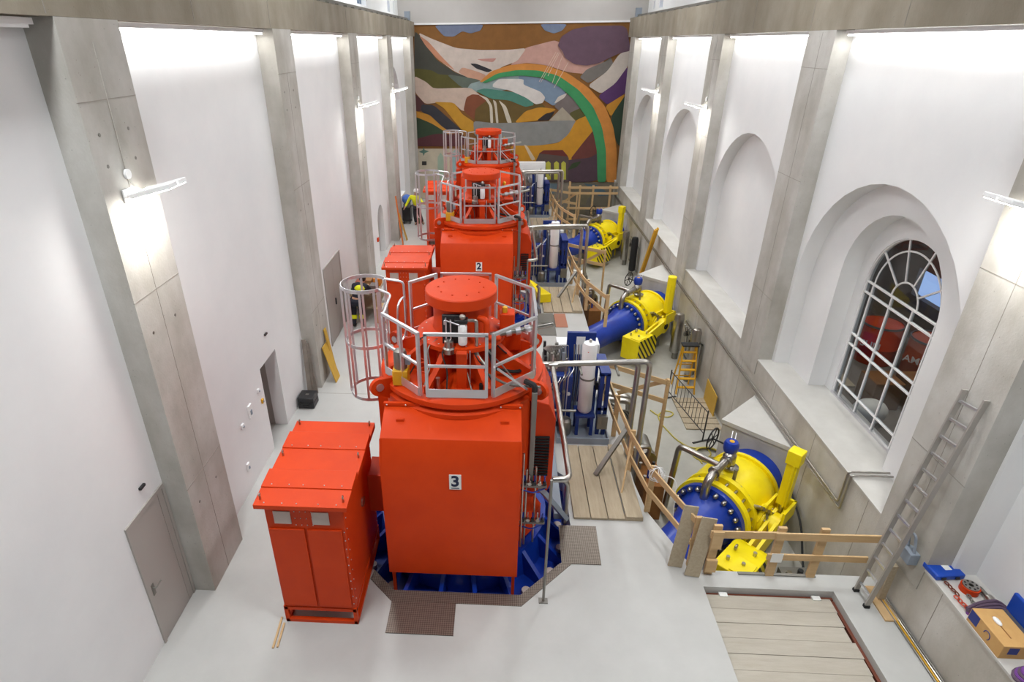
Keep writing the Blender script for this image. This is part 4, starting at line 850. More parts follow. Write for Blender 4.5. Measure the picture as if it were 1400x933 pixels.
HARD = ('house','house_roof','yellow_window','pyramid','light_ray','cream_panel','black_square','star','aqua_arch','green_arch')
def chaikin(p, n=3):
    for _ in range(n):
        q = []
        for a, b in zip(p, p[1:]+p[:1]):
            q += [(a[0]*.88+b[0]*.12, a[1]*.88+b[1]*.12), (a[0]*.12+b[0]*.88, a[1]*.12+b[1]*.88)]
        p = q
    return p
def mural():
    t = thing('mural', 'large painted landscape mural with a rainbow and waterfall on the end wall', 'mural', (0,YF,-1.65))
    def paint(c):
        key = 'mural_paint_%d_%d_%d' % c
        return bpy.data.materials.get(key) or mat(key, c, .9, 0, 1.3, 2.2, tuple(int(x*.86) for x in c), .1, 25)
    def layer(name, c, poly, d):
        obj(name, MB().plate([(x,z+1.65) for x, z in poly],[],lambda a,b,q:(a,q,b),-d,-d+.001), paint(c), t, smooth=False)
    layer('ochre_sky', (140,96,48), [(-4.9,.6),(6.6,.6),(6.6,8.8),(-4.9,8.8)], .008)
    layer('grey_base', (146,138,124), [(-1.0,-1.65),(6.6,-1.65),(6.6,.92),(-1.0,.92)], .010)
    layer('blue_swirl', (96,128,150), [(4.6,.85),(5.3,.78),(6.2,.2),(5.5,.15),(5.1,.5)], .016)
    layer('blue_swirl', (120,140,152), [(1.8,.85),(3.2,.85),(3.0,.3),(2.2,.2)], .016)
    for i, (n, c, p) in enumerate(MURAL):
        c = tuple(c)
        if n == 'cream_panel': p = [(-4.9,2.75),(-2.35,2.75),(-2.35,0.02),(-4.9,0.02)]
        if n not in HARD: p = chaikin(p)
        layer(n, c, p, .020+.0012*i)
mural()

# ================================================================ ARCHED WINDOW AND THE STORE ROOM BEHIND IT
def arched_window():
    w = thing('window_1', 'tall arched window with pale glazing bars in the right wall', 'window', (XRG+.05,10.41,LZ)); w['kind'] = 'structure'; del w['category']
    H, R = 3.66-LZ, 1.17; A = M['wplastic']; G = M['glass']; b = .015
    ys = [-R,-R*.80,-R*.27,R*.27,R*.80,R]; zs = [0,.33,1.22,1.45,2.38,H]
    obj('frame', MB().plate([(y-10.41,z-LZ) for y,z in arch(10.41,R,LZ,3.66,28)],[[(y*.98,z) for y,z in [(p[0]-10.41,max(p[1]-LZ,.04) if p[1]-LZ < H else H+(p[1]-3.66)*.98) for p in arch(10.41,R,LZ,3.66,28)]]],YZ,-.03,.03), A, w)
    for y in ys[1:-1]: obj('glazing_bar', MB().box(-.025,y-b,.04,.025,y+b,H), A, w)
    for z in zs[1:]: obj('glazing_bar', MB().box(-.027,-R+.02,z-b,.027,R-.02,z+b), A, w)
    for r in (.94,.38):
        obj('glazing_arc', MB().tube([(0,r*cos(a),H+r*sin(a)) for a in [pi*j/24 for j in range(25)]],.017,8), A, w)
    an = [0,RAD(36),RAD(72),RAD(108),RAD(144),pi]
    for a in an[1:-1]: obj('glazing_bar', MB().bar((0,.39*cos(a),H+.39*sin(a)),(0,(R-.03)*cos(a),H+(R-.03)*sin(a)),.03,.03), A, w)
    for i in range(5):
        for j in range(5): obj('pane', MB().box(-.003,ys[i]+b,zs[j]+b,.003,ys[i+1]-b,zs[j+1]-b), G, w)
    def sect(r0, r1, a0, a1):
        n = 6; q = [a0+(a1-a0)*i/n for i in range(n+1)]
        return [(r1*cos(a),H+r1*sin(a)) for a in q]+([(r0*cos(a),H+r0*sin(a)) for a in reversed(q)] if r0 > 0 else [(0,H)])
    for a0, a1 in zip(an, an[1:]):
        for r0, r1 in ((.40,.92),(.96,R-.04)): obj('pane', MB().plate(sect(r0,r1,a0+.02,a1-.02),[],YZ,-.003,.003), G, w)
    obj('pane', MB().plate(sect(0,.36,0,pi),[],YZ,-.003,.003), G, w)
    obj('sill_rail', MB().box(-.06,-R,-.02,.03,R,.05), M['alu'], w)
    # store room
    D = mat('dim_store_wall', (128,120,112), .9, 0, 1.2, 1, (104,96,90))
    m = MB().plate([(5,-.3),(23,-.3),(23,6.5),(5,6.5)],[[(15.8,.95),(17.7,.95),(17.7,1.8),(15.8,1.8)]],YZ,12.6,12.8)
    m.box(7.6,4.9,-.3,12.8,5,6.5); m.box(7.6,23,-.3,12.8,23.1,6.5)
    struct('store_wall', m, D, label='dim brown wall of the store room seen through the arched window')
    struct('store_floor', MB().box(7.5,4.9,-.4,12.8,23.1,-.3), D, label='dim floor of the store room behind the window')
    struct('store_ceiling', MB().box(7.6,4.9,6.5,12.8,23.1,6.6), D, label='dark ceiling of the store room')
    sl = thing('added_store_lamp', 'unseen lamp added to brighten the store room behind the window', 'lamp', (10.0,13.0,6.35)); obj('lamp_body', MB().box(-.1,-.6,0,.1,.6,.1), M['wplastic'], sl); obj('lamp_tube', MB().box(-.05,-.5,-.03,.05,.5,0), bpy.data.materials['lamp_tube_glow'], sl)  # added out of view so the store room reads through the panes
    area('added_store_glow', (10.0,13.0,6.28), (0,0,0), .2, 1.0, 170, (1,.9,.78))
    obj_ = lambda n, m, mt, lab, cat: tag(obj(n, m, mt, bevel=.02), lab, cat)
    orr = mat('dull_orange_plastic', (176,74,34), .6)
    for (x, y, mt, lab, tx) in ((10.75,15.75,M['red'],'red drum with white lettering behind the arched window','SUN'),(11.5,14.75,orr,'dull orange drum with white lettering behind the arched window','AMSUL')):
        t = thing('drum', lab, 'drum', (x,y,-.3))
        bd = obj('barrel', MB().lathe([(.5,0),(.52,.04),(.52,.45),(.54,.5),(.52,.55),(.52,1.1),(.48,1.15),(.05,1.16)], 28), mt, t)
        obj('lid_ring', MB().lathe([(.5,1.12),(.53,1.12),(.53,1.17),(.5,1.17),(.5,1.12)], 28), M['dsteel'], t)
        text('lettering', tx, .26, M['signw'], bd, (-.40,-.36,.62), (pi/2,0,RAD(-48)), .004)
    obj_('carton', MB().box(9.2,13.0,-.3,9.9,13.7,.45), M['ochre'], 'brown carton in front of the red drum behind the window', 'box')
    obj_('carton', MB().box(10.0,12.8,-.3,10.8,13.6,.5), M['ochre'], 'dark brown carton below the orange drum behind the window', 'box')
    obj_('store_shelf', MB().box(8.3,13.4,.1,9.0,15.2,.16), M['oldwood'], 'low wooden shelf board behind the left window panes', 'shelf')
    bag = MB().sphere((8.9,12.5,.0),.4,14,8,(1.0,.8,.75)); tag(obj('plastic_bag', bag, M['signw']), 'crumpled white plastic bag at the foot of the window', 'bag')
    tp = MB().sphere((12.0,12.5,.3),.6,14,8,(.5,.9,1.0)); tag(obj('tarpaulin', tp, mat('blue_tarp', (66,120,190), .5)), 'bundled light blue tarpaulin behind the right window panes', 'tarpaulin')
    c = MB().tube([(10.4+.25*cos(a),12.4+.25*sin(a),-.2+.02*i) for i, a in enumerate([2*pi*j/12 for j in range(30)])],.03,6); tag(obj('rope_coil', c, M['yellow']), 'coil of yellow rope behind the right window panes', 'rope')
arched_window()

# ================================================================ ALUMINIUM LADDER, LEDGE ITEMS
M['lad'] = mat('dull_aluminium', (176,172,166), .5, .5)
def ledge_items():
    l = thing('ladder', 'long aluminium ladder leaning against the nearest right pillar', 'ladder', (5.83,6.96,0)); A = M['alu']
    p0, p1, q0, q1 = V3((0,.155,0)), V3((.37,.175,3.80)), V3((0,-.155,0)), V3((.37,-.19,3.86))
    obj('stile', MB().bar(p0,p1,.03,.075,(1,0,0)), M['lad'], l); obj('stile', MB().bar(q0,q1,.03,.075,(1,0,0)), M['lad'], l)
    for i in range(13): a = (i+.7)/13.3; obj('rung', MB().bar(p0.lerp(p1,a), q0.lerp(q1,a), .03, .035), A, l)
    for p in (p0,q0): obj('foot', MB().box(p.x-.04,p.y-.03,0,p.x+.04,p.y+.03,.05), M['dark'], l)
    tag(obj('timber_prop', MB().bar((6.12,6.98,.04),(6.12,6.98,.75),.10,.10), M['oldwood']), 'dark weathered timber post standing behind the ladder foot', 'post')
    tag(obj('timber_pad', MB().box(5.98,6.55,0,6.2,7.2,.03), M['wood']), 'flat timber board on the floor behind the ladder', 'board')
    j = thing('junction_box', 'grey cable box hanging on the pillar behind the ladder', 'box', (XR-.02,6.85,.98)); obj('case', MB().box(-.12,-.10,0,.02,.12,.20), M['greysteel'], j, bevel=.01)
    obj('cable_loop', MB().tube(fillet([(-.05,-.05,.2),(-.08,0,.5),(-.05,.16,.42),(-.05,.1,.2)],.12),.02,8), M['greysteel'], j)
    for i, mt in enumerate((M['dsteel'],M['steel'],M['orangey'],M['dsteel'])):
        o = obj('conduit', MB().cyl((6.22-.035*i,7.1,.02),(6.22-.035*i,.5,.02),.014,n=8), mt); tag(o, '%s running along the foot of the parapet' % ['dull conduit nearest the wall','bright conduit second from the wall','yellow conduit third from the wall','dull outermost conduit'][i], 'conduit', 'conduits along the parapet')
    for i, z in enumerate((.44,.36)):
        pts = [(XR-.03,33.5,z),(XR-.03,8.72-.1*i,z),(XR-.03,8.72-.1*i,LZ+.07+.0*i),(6.95,8.72-.1*i,LZ+.07)]
        o = obj('wall_pipe', MB().tube(fillet(pts,.06),.019,10), M['steel']); tag(o, '%s steel pipe running along the parapet and over the ledge' % ('upper' if i == 0 else 'lower'), 'pipe', 'pipes along the parapet')
    z = LZ+.015; B = mat('blue_case_plastic', (18,72,178), .4)
    c = thing('tool_case', 'closed blue tool case on the ledge against the pillar', 'case', (6.46,6.55,z), RAD(6)); obj('shell', MB().box(-.21,-.14,0,.21,.14,.09), B, c, bevel=.02); obj('label', MB().box(-.02,-.04,.09,.08,.06,.093), M['signw'], c); obj('latch', MB().box(-.14,-.155,.03,-.08,-.135,.06), M['black'], c); obj('latch', MB().box(.06,-.155,.03,.12,-.135,.06), M['black'], c)
    h = thing('flange_hub', 'round steel bolt flange with a ring of holes lying on the ledge', 'flange', (6.61,6.24,z)); obj('disc', MB().lathe([(.03,.02),(.10,.02),(.10,.11),(.03,.11),(.03,.02)],24), M['steel'], h); obj('rim', MB().lathe([(.10,.0),(.115,.0),(.115,.09),(.10,.09),(.10,.0)],24), M['red'], h)
    for i in range(8): a = 2*pi*i/8; obj('hole', MB().cyl((.072*cos(a),.072*sin(a),.108),(.072*cos(a),.072*sin(a),.114),.013,n=10), M['black'], h)
    t = thing('wrench', 'steel impact wrench socket lying on the ledge behind the flange', 'tool', (6.76,6.1,z)); obj('handle', MB().cyl((0,.16,.04),(.0,0,.04),.028,n=12), M['dsteel'], t); obj('socket', MB().cyl((0,0,.05),(.0,-.09,.05),.05,n=14), M['steel'], t)
    def chain(name, lab, p, q, mt, r=.022, grp=None):
        p, q = V3(p), V3(q); n = max(3, int((q-p).length/.042)); c = thing(name, lab, 'chain', (p.x,p.y,z)); 
        for i in range(n):
            a = (q-p)*(i/(n-1)); d = (q-p).normalized(); s = V3((-d.y,d.x,0)); up = V3((0,0,1)) if i % 2 else s
            obj('link', MB().tube([a+V3((0,0,r+.006))+d*(.034*cos(u))+up*(r*sin(u)) for u in [2*pi*j/10 for j in range(10)]],.009,6,True), mt, c)
    chain('chain', 'short dull chain at the front edge of the ledge', (6.37,6.33,z), (6.39,6.15,z), M['rust'])
    chain('chain', 'red shackle chain at the front edge of the ledge', (6.34,6.08,z), (6.37,5.86,z), mat('red_chain', (196,74,50), .5), .03)
    chain('chain', 'grey steel chain beside the red chain', (6.53,6.12,z), (6.51,5.95,z), M['dsteel'])
    chain('chain', 'small green chain beside the cardboard box', (6.36,5.72,z), (6.56,5.76,z), mat('green_chain', (20,120,66), .5))
    PU = mat('purple_webbing', (104,84,104), .8, 0, 1.2, 8, (84,66,84)); PV = mat('violet_webbing', (112,62,140), .7)
    s = thing('lifting_sling', 'folded purple lifting sling across the ledge behind the box', 'sling', (6.3,5.84,z))
    for i in range(4): obj('strap', MB().tube(fillet([(.02,.01*i,.02+.02*i),(.25,.04+.03*i,.025+.022*i),(.5,.05+.04*i,.03+.02*i),(.6,.0+.04*i,.02)],.1),.022,8), PU if i else PV, s)
    s = thing('lifting_sling', 'coiled purple lifting sling in front of the cardboard box', 'sling', (6.5,4.92,z))
    for i in range(4): obj('strap', MB().tube([((.22-.02*i)*cos(a)*1.1,(.14-.015*i)*sin(a),.03+.03*i) for a in [2*pi*j/20 for j in range(20)]],.025,8,True), (PU,PV,PU,PV)[i], s)
    b = thing('cardboard_box', 'brown cardboard box with blue print on the ledge', 'box', (6.26,5.20,z)); CB = mat('cardboard', (206,164,104), .85, 0, 1, 5, (192,148,90))
    bd = obj('carton', MB().box(0,0,0,.38,.56,.22), CB, b, bevel=.006); obj('flap_gap', MB().box(.16,.12,.22,.175,.44,.2215), M['ochre'], bd)
    obj('blue_print', MB().box(-.002,.40,.05,.0,.55,.21), mat('blue_print', (50,62,130), .7), bd); obj('blue_print', MB().tube([(-.002,.24+.05*cos(a),.11+.06*sin(a)) for a in [2*pi*j/14 for j in range(10)]],.006,6), bpy.data.materials['blue_print'], bd)
    obj('blue_print', MB().box(.08,-.002,.08,.20,.0,.19), bpy.data.materials['blue_print'], bd); obj('clear_bag', MB().sphere((.17,.36,.23),.06,10,6,(.6,1.2,.4)), M['wplastic'], bd)
    c = thing('tool_case', 'open blue tool case with raised lid at the right edge', 'case', (6.72,5.62,z)); obj('tray', MB().box(-.16,-.3,0,.14,.3,.05), M['dsteel'], c)
    ld = obj('lid', MB().box(.15,-.32,.0,.20,.32,.34), B, c, bevel=.015)
    for i in range(6): obj('socket', MB().cyl((-.10+.04*(i % 3),-.2+.14*(i//3),.05),(-.10+.04*(i % 3),-.2+.14*(i//3),.10),.022,n=10), (M['black'],M['steel'])[i % 2], c)
ledge_items()

# ================================================================ THINGS IN THE PIT
def pit_items():
    z = PZ
    s = thing('step_ladder', 'yellow folding step ladder standing open on the pit floor', 'ladder', (5.68,16.02,z)); Yw = M['orangey']
    for sx in (-.27,.27):
        obj('stile', MB().bar((sx,-.25,0),(sx*.7,.02,1.55),.03,.07), Yw, s); obj('stile', MB().bar((sx*.95,.35,0),(sx*.7,.06,1.55),.03,.06), Yw, s)
    for i in range(5): a = (i+.8)/5.6; obj('step', MB().box(-.27*(1-a*.3),-.25+.27*a-.05,1.55*a-.015,.27*(1-a*.3),-.25+.27*a+.05,1.55*a+.015), Yw, s)
    obj('top_step', MB().box(-.24,-.08,1.53,.24,.16,1.57), M['dark'], s)
    for i in range(3): a = (i+.8)/3.5; obj('back_bar', MB().bar((-.24*(1-a*.3),.35-.29*a,1.55*a),(.24*(1-a*.3),.35-.29*a,1.55*a),.02,.03), Yw, s)
    b = thing('barrier', 'dark steel guard barrier with thin bars beside the pit floor opening', 'barrier', (5.09,15.51,z)); d = V3((5.5-5.09,13.37-15.51,0)); K = M['black']
    for f in (0,1):
        p = d*f; obj('post', MB().cyl((p.x,p.y,0),(p.x,p.y,.98),.02,n=8), K, b); obj('foot', MB().bar((p.x-.28,p.y-.1,.015),(p.x+.28,p.y+.1,.015),.05,.02), K, b)
    for h in (.25,.92): obj('rail', MB().cyl((0,0,h),(d.x,d.y,h),.013,n=8), K, b)
    for i in range(1,12): p = d*(i/12); obj('bar', MB().cyl((p.x,p.y,.25),(p.x,p.y,.92),.007,n=6), K, b)
    ph = thing('pit_cover', 'short weathered planks covering the opening in the pit floor', 'cover', (5.22,13.9,z))
    for i in range(6): obj('plank', MB().box(0,i*.27,.002,.98,i*.27+.25,.035+.008*(i % 3)), M['oldwood'], ph, bevel=.004)
    tag(obj('shutter_board', MB().bar((6.12,14.5,z+.36),(6.16,15.5,z+.38),.02,.70), M['ply']), 'yellow shuttering board leaning on the pit wall by the barrier', 'board')
    pts = [(4.44,14.81),(4.6,14.51),(4.89,14.45),(5.1,14.68),(4.88,14.83),(4.58,14.58),(4.58,14.15),(4.82,13.37),(5.11,13.0),(5.52,13.11),(5.58,12.71),(5.18,12.6),(5.21,12.39)]
    hs = mat('yellow_hose', (186,170,70), .6)
    o = obj('hose', MB().tube(fillet([(x,y,z+.02) for x, y in pts],.2),.018,8), hs); tag(o, 'thin yellow hose trailing across the pit floor', 'hose')
    c = thing('hose_coil', 'coil of yellow hose on the pit floor behind the nearest valve', 'hose', (5.45,12.75,z))
    for i in range(4): obj('turn', MB().tube([((.38-.03*i)*cos(a),(.30-.03*i)*sin(a),.02+.03*i) for a in [2*pi*j/22 for j in range(22)]],.018,8,True), hs, c)
    for k in range(2):
        oy = k*L0
        t = thing('filter_station', ['pair of upright stainless filter vessels with pipework on the right pit wall','stainless and black upright filter vessels farther along the right pit wall'][k], 'filter', (6.0,17.2+oy,z))
        obj('vessel', MB().lathe([(.14,.25),(.16,.3),(.16,1.55),(.13,1.65),(.03,1.68)],20,(-.1,.9,0)), M['steel'], t); obj('vessel', MB().lathe([(.13,.25),(.15,.3),(.15,1.7),(.12,1.8),(.03,1.83)],20,(.0,-.6,0)), M['steel'] if k == 0 else M['dark'], t)
        for y in (.9,-.6): obj('leg', MB().cyl((-.05,y,0),(-.05,y,.27),.10,n=10), M['dsteel'], t)
        for i in range(7): obj('pipe', MB().tube(fillet([(.15,.7-.2*i,.3+.1*(i % 3)),(.1,.7-.2*i,1.2+.1*(i % 4)),(-.02,.5-.16*i,1.45)],.1),.022,8), (M['steel'],M['dsteel'])[i % 2], t)
        for i in range(6): obj('valve', MB().box(.03,.55-.2*i,1.0+.12*(i % 3),.13,.65-.2*i,1.12+.12*(i % 3)), (M['dsteel'],M['black'])[i % 2], t)
        obj('rack', MB().box(.17,-.75,.2,.2,1.05,.25).box(.17,-.75,1.3,.2,1.05,1.35).box(.17,-.75,.2,.2,-.7,1.35), M['dsteel'], t)
        # pump and valve cluster below the timber rail, with its timber shuttering
        p = thing('pump_skid', ['pump skid with steel fittings in the pit below the nearest timber rail','pump skid with steel fittings in the pit below the middle timber rail'][k], 'pump', (3.35,11.1+oy,z)); 
        obj('shutter_box', MB().box(-.12,-.75,0,.32,.8,.95), M['ochre'], p, bevel=.01)
        obj('motor', MB().lathe([(.14,-.25),(.16,-.22),(.16,.22),(.1,.26)],18,(.08,.5,1.15),'y'), M['dsteel'], p); obj('pump_head', MB().lathe([(.1,-.1),(.2,-.08),(.2,.06),(.1,.1)],18,(.08,.05,1.12),'y'), M['steel'], p)
        obj('riser', MB().tube(fillet([(.08,.0,1.1),(.08,-.05,1.5),(-.3,-.1,1.5),(-.45,-.1,1.2)],.12),.05,10), M['steel'], p)
        for i in range(8): obj('valve', MB().cyl((-.1+.12*(i % 3),-.6+.15*i,.95),(-.1+.12*(i % 3),-.6+.15*i,1.12+.07*(i % 3)),.035,n=8), (M['steel'],M['blue'],M['black'])[i % 3], p)
        q = thing('header_pipes', ['two large stainless header pipes under the nearest twin overhead pipes','two large stainless header pipes under the middle twin overhead pipes'][k], 'pipe', (3.2,13.4+oy,z))
        for i in range(2): obj('pipe', MB().tube(fillet([(-.35,.25*i,1.25),(.25,.25*i-.1,1.25),(.35,.25*i-.1,.02)],.15),.08,14), M['steel'], q)
        for i in range(5): obj('cable', MB().tube(fillet([(-.4,-.9+.1*i,1.5),(.1,-.8+.1*i,1.45-.1*i),(.3+.05*i,-.6,.02)],.2),.015,6), (M['dsteel'],M['dark'])[i % 2], q)
        g = tag(obj('steel_prop', MB().bar((2.02,9.75+oy,.06),(2.66,10.3+oy,.82),.09,.06), M['dsteel']), ['dull steel bar leaning across the nearest walkway against the rail','dull steel bar leaning across the middle walkway against the rail'][k], 'bar')
    l = thing('yellow_ladder', 'folded yellow ladder leaning on the ledge near the third right pillar', 'ladder', (5.78,23.6,z)); p, q = V3((0,.4,0)), V3((.24,-.75,3.1))
    for o2 in (-.16,.0,.16):
        s = V3((o2*.6,o2,0)); obj('stile', MB().bar(p+s,q+s,.05,.09), Yw, l)
    for i in range(11): a = (i+.6)/11.5; obj('rung', MB().bar(p.lerp(q,a)+V3((-.10,-.17,0)), p.lerp(q,a)+V3((.10,.17,0)), .03,.035), Yw, l)
    # near end of the pit: clutter by the wall
    for i in range(1): tag(obj('cable_bundle', MB().tube(fillet([(5.9-.2*i,7.6,z+.05),(5.95-.15*i,8.6,z+.4),(6.15,9.4-.2*i,z+.9),(6.2,10.3,z+1.2)],.3),.022,8), M['dark']), 'dark cable hanging along the near pit wall', 'cable')
    t = thing('pipe_rack', 'low rack of steel fittings on the near pit floor', 'rack', (5.75,8.1,z))
    obj('frame', MB().box(-.3,-.4,.5,.3,.5,.55).box(-.3,-.4,0,-.25,-.35,.5).box(.25,-.4,0,.3,-.35,.5).box(-.3,.45,0,-.25,.5,.5).box(.25,.45,0,.3,.5,.5), M['dsteel'], t)
    for i in range(9): obj('fitting', MB().cyl((-.22+.2*(i % 3),-.3+.28*(i//3),.55),(-.22+.2*(i % 3),-.3+.28*(i//3),.68+.05*(i % 2)),.05,n=10), (M['steel'],M['black'],M['dsteel'])[i % 3], t)
    tag(obj('white_bag', MB().sphere((5.62,7.72,z+1.0),.16,12,7,(1.4,1,.5)), M['signw']), 'crumpled white bag at the near end of the pit', 'bag')
    bpy.data.objects['white_bag'].location = (0,0,-.4)
pit_items()
# ================================================================ LEFT SIDE AND FAR END
def left_items():
    c = thing('equipment_case', 'black equipment case on the floor beside the left wall', 'case', (-4.68,12.2,0)); K = M['black']
    obj('shell', MB().box(-.20,-.20,0,.20,.20,.16), K, c, bevel=.02); obj('lid', MB().box(-.20,-.20,.165,.20,.20,.30), K, c, bevel=.02); obj('badge', MB().box(-.04,-.03,.30,.04,.03,.302), M['dsteel'], c)
    for x in (-.13,.13): obj('latch', MB().box(x-.03,-.215,.12,x+.03,-.2,.2), M['dark'], c)
    obj('handle', MB().tube(fillet([(-.06,-.2,.1),(-.06,-.24,.1),(.06,-.24,.1),(.06,-.2,.1)],.02),.01,6), M['dark'], c)
    for i in range(3): tag(obj('leaning_plank', MB().bar((-4.76+.06*i,12.60+.07*i,.0),(-4.84+.03*i,12.90,1.45-.05*i),.10,.025), mat('grey_plank_%d' % i, (140,132,122), .85, 0, 1, 3, (112,104,96))), '%s grey plank leaning against the second left pillar' % ['first','second','third'][i], 'plank', 'grey planks at the second left pillar')
    tag(obj('shutter_board', MB().bar((-4.26,13.45,.0),(-4.53,13.50,1.0),.38,.025,(1,0,0)), M['ply']), 'short yellow shuttering board leaning on the second left pillar', 'board')
    tag(obj('shutter_board', MB().bar((-4.36,13.72,.0),(-4.54,13.72,1.36),.16,.025,(1,0,0)), M['ply']), 'tall narrow yellow board leaning behind the short one', 'board')
    tag(obj('floor_strip', MB().bar((-3.26,5.62,.012),(-3.30,6.15,.012),.03,.02), M['wood']), 'thin pale timber strip on the floor left of the nearest cabinet', 'strip')
    tag(obj('floor_strip', MB().bar((-3.20,5.64,.012),(-3.23,6.05,.012),.03,.02), M['wood']), 'thin pale timber strip on the floor right of its twin', 'strip')
    # work table with clutter in front of the third pillar
    t = thing('work_table', 'cluttered timber work table in front of the third left pillar', 'table', (-4.35,18.2,0))
    obj('top', MB().box(-.45,-.8,.78,.45,.8,.82), M['oldwood'], t)
    for x in (-.4,.4):
        for y in (-.75,.75): obj('leg', MB().box(x-.03,y-.03,0,x+.03,y+.03,.78), M['wood'], t)
    obj('shelf', MB().box(-.42,-.75,.3,.42,.75,.33), M['oldwood'], t)
    cols = [('green bottle crate',(40,110,70)),('pale carton',(190,160,120)),('grey tool box',(120,112,108)),('reddish carton',(150,86,70)),('brown carton',(150,110,70)),('orange bag',(214,130,30))]
    for i, (n, c) in enumerate(cols):
        x, y = -.3+.3*(i % 3), -.5+.6*(i//3); h = .14+.05*(i % 3)
        tag(obj('box', MB().box(-4.35+x-.12,18.2+y-.16,.822,-4.35+x+.12,18.2+y+.16,.822+h), mat('box_paint_%d' % i, c, .8), bevel=.01), '%s standing on the work table' % n, 'box', 'boxes on the work table')
    tag(obj('crate', MB().box(-3.9,17.0,0,-3.55,17.5,.5), M['wood'], bevel=.008), 'brown timber crate on the floor beside the work table', 'crate')
    tag(obj('orange_board', MB().bar((-4.30,25.2,0),(-4.55,25.45,2.1),.20,.03,(1,0,0)), mat('orange_board_paint', (206,110,40), .7)), 'orange board leaning on the fourth left pillar', 'board')
    tag(obj('yellowish_board', MB().bar((-4.22,25.9,0),(-4.54,26.0,1.2),.25,.03,(1,0,0)), M['ply']), 'yellowish board leaning on the fourth left pillar beside the orange one', 'board')
    c = thing('tool_trolley', 'dark tool trolley with a blue bag behind the worker in the yellow jacket', 'trolley', (-4.62,28.9,0))
    obj('frame', MB().box(-.2,-.35,.15,.2,.35,.8), M['black'], c, bevel=.02); obj('blue_bag', MB().sphere((0,0,1.15),.3,12,8,(.8,1,.75)), mat('blue_bag', (70,110,190), .8), c); obj('bag_stand', MB().box(-.15,-.25,.8,.15,.25,.95), M['dsteel'], c)
    for x in (-.15,.15):
        for y in (-.28,.28): obj('wheel', MB().cyl((x-.02,y,.08),(x+.02,y,.08),.08,n=12), M['dark'], c)
    obj('bucket', MB().lathe([(.10,0),(.13,.24),(.11,.24),(.09,.02),(.0001,.02)],16,(.45,.2,0)), mat('green_bucket', (30,110,60), .6), None)
    b = bpy.data.objects['bucket']; b.location = (-4.55,28.5,0); tag(b, 'small green bucket on the floor beside the worker', 'bucket')
    # far end: white cabinet, timber scaffold, yellow plate
    w = thing('white_cabinet', 'white cabinet standing before the mural behind the farthest generator', 'cabinet', (1.55,32.9,0)); obj('body', MB().box(-.78,-.2,0,.78,.3,2.2), M['wplastic'], w, bevel=.015); obj('door', MB().box(-.74,-.22,.1,-.02,-.2,2.1), M['wplastic'], w); obj('door', MB().box(.02,-.22,.1,.74,-.2,2.1), M['wplastic'], w)
    s = thing('timber_scaffold', 'timber guard scaffold across the far end of the pit', 'scaffold', (4.9,32.3,PZ))
    for x in (-1.25,-.7,.0,.9): obj('post', MB().box(x-.05,-.05,0,x+.05,.05,2.95 if x < -1 else 2.75), M['wood'], s)
    for z in (.95,1.55,2.35,2.65): obj('rail', MB().box(-1.35,-.09,z-.06,1.3,-.05,z+.06), M['wood'], s)
    sh = glassmat('plastic_sheet', (.86,.86,.84)); tag(obj('plastic_sheet', MB().box(3.6,32.5,PZ+.1,6.2,32.504,1.2), sh), 'clear plastic sheet hanging behind the timber scaffold', 'sheet')
    for k in range(1):
        tag(obj('yellow_plate', MB().plate([(1.02,20.3),(1.32,18.7),(1.75,18.8)],[],XY,.05,.35), M['yellow'], bevel=.01), 'yellow painted triangular steel cover on the floor beside the middle generator', 'cover')
    tag(obj('grating', MB().box(1.2,16.3,.0,1.75,17.9,.03), M['dsteel']), 'grey steel grating panel beside the middle walkway', 'grating')
    tag(obj('rust_plate', MB().box(1.78,16.9,.0,2.15,17.9,.025), mat('red_primer', (176,120,96), .8)), 'reddish primed steel plate beside the grating', 'plate')
left_items()

# ================================================================ PEOPLE
def skin(name, verts, edges, radii, mt, parent, root=0, sub=2):
    me = bpy.data.meshes.new(name); me.from_pydata([tuple(v) for v in verts], edges, [])
    o = bpy.data.objects.new(name, me); COL.objects.link(o)
    md = o.modifiers.new('skin', 'SKIN'); md.use_smooth_shade = True
    for i, r in enumerate(radii):
        d = me.skin_vertices[0].data[i]; d.radius = r if isinstance(r, tuple) else (r, r); d.use_root = (i == root)
    s = o.modifiers.new('sub', 'SUBSURF'); s.levels = sub; s.render_levels = sub
    bpy.context.view_layer.update()
    m2 = bpy.data.meshes.new_from_object(o.evaluated_get(bpy.context.evaluated_depsgraph_get())); bpy.data.objects.remove(o); bpy.data.meshes.remove(me)
    m2.materials.clear(); m2.materials.append(mt); m2.shade_smooth()
    r = bpy.data.objects.new(name, m2); COL.objects.link(r); r.parent = parent; return r
SKINM = mat('skin', (196,150,124), .6); HELM = mat('white_helmet', (238,238,236), .3); NAVY = mat('navy_workwear', (30,34,48), .85); HIV = mat('hi_vis_yellow', (220,226,20), .7); DARKT = mat('dark_work_trousers', (46,46,52), .85)
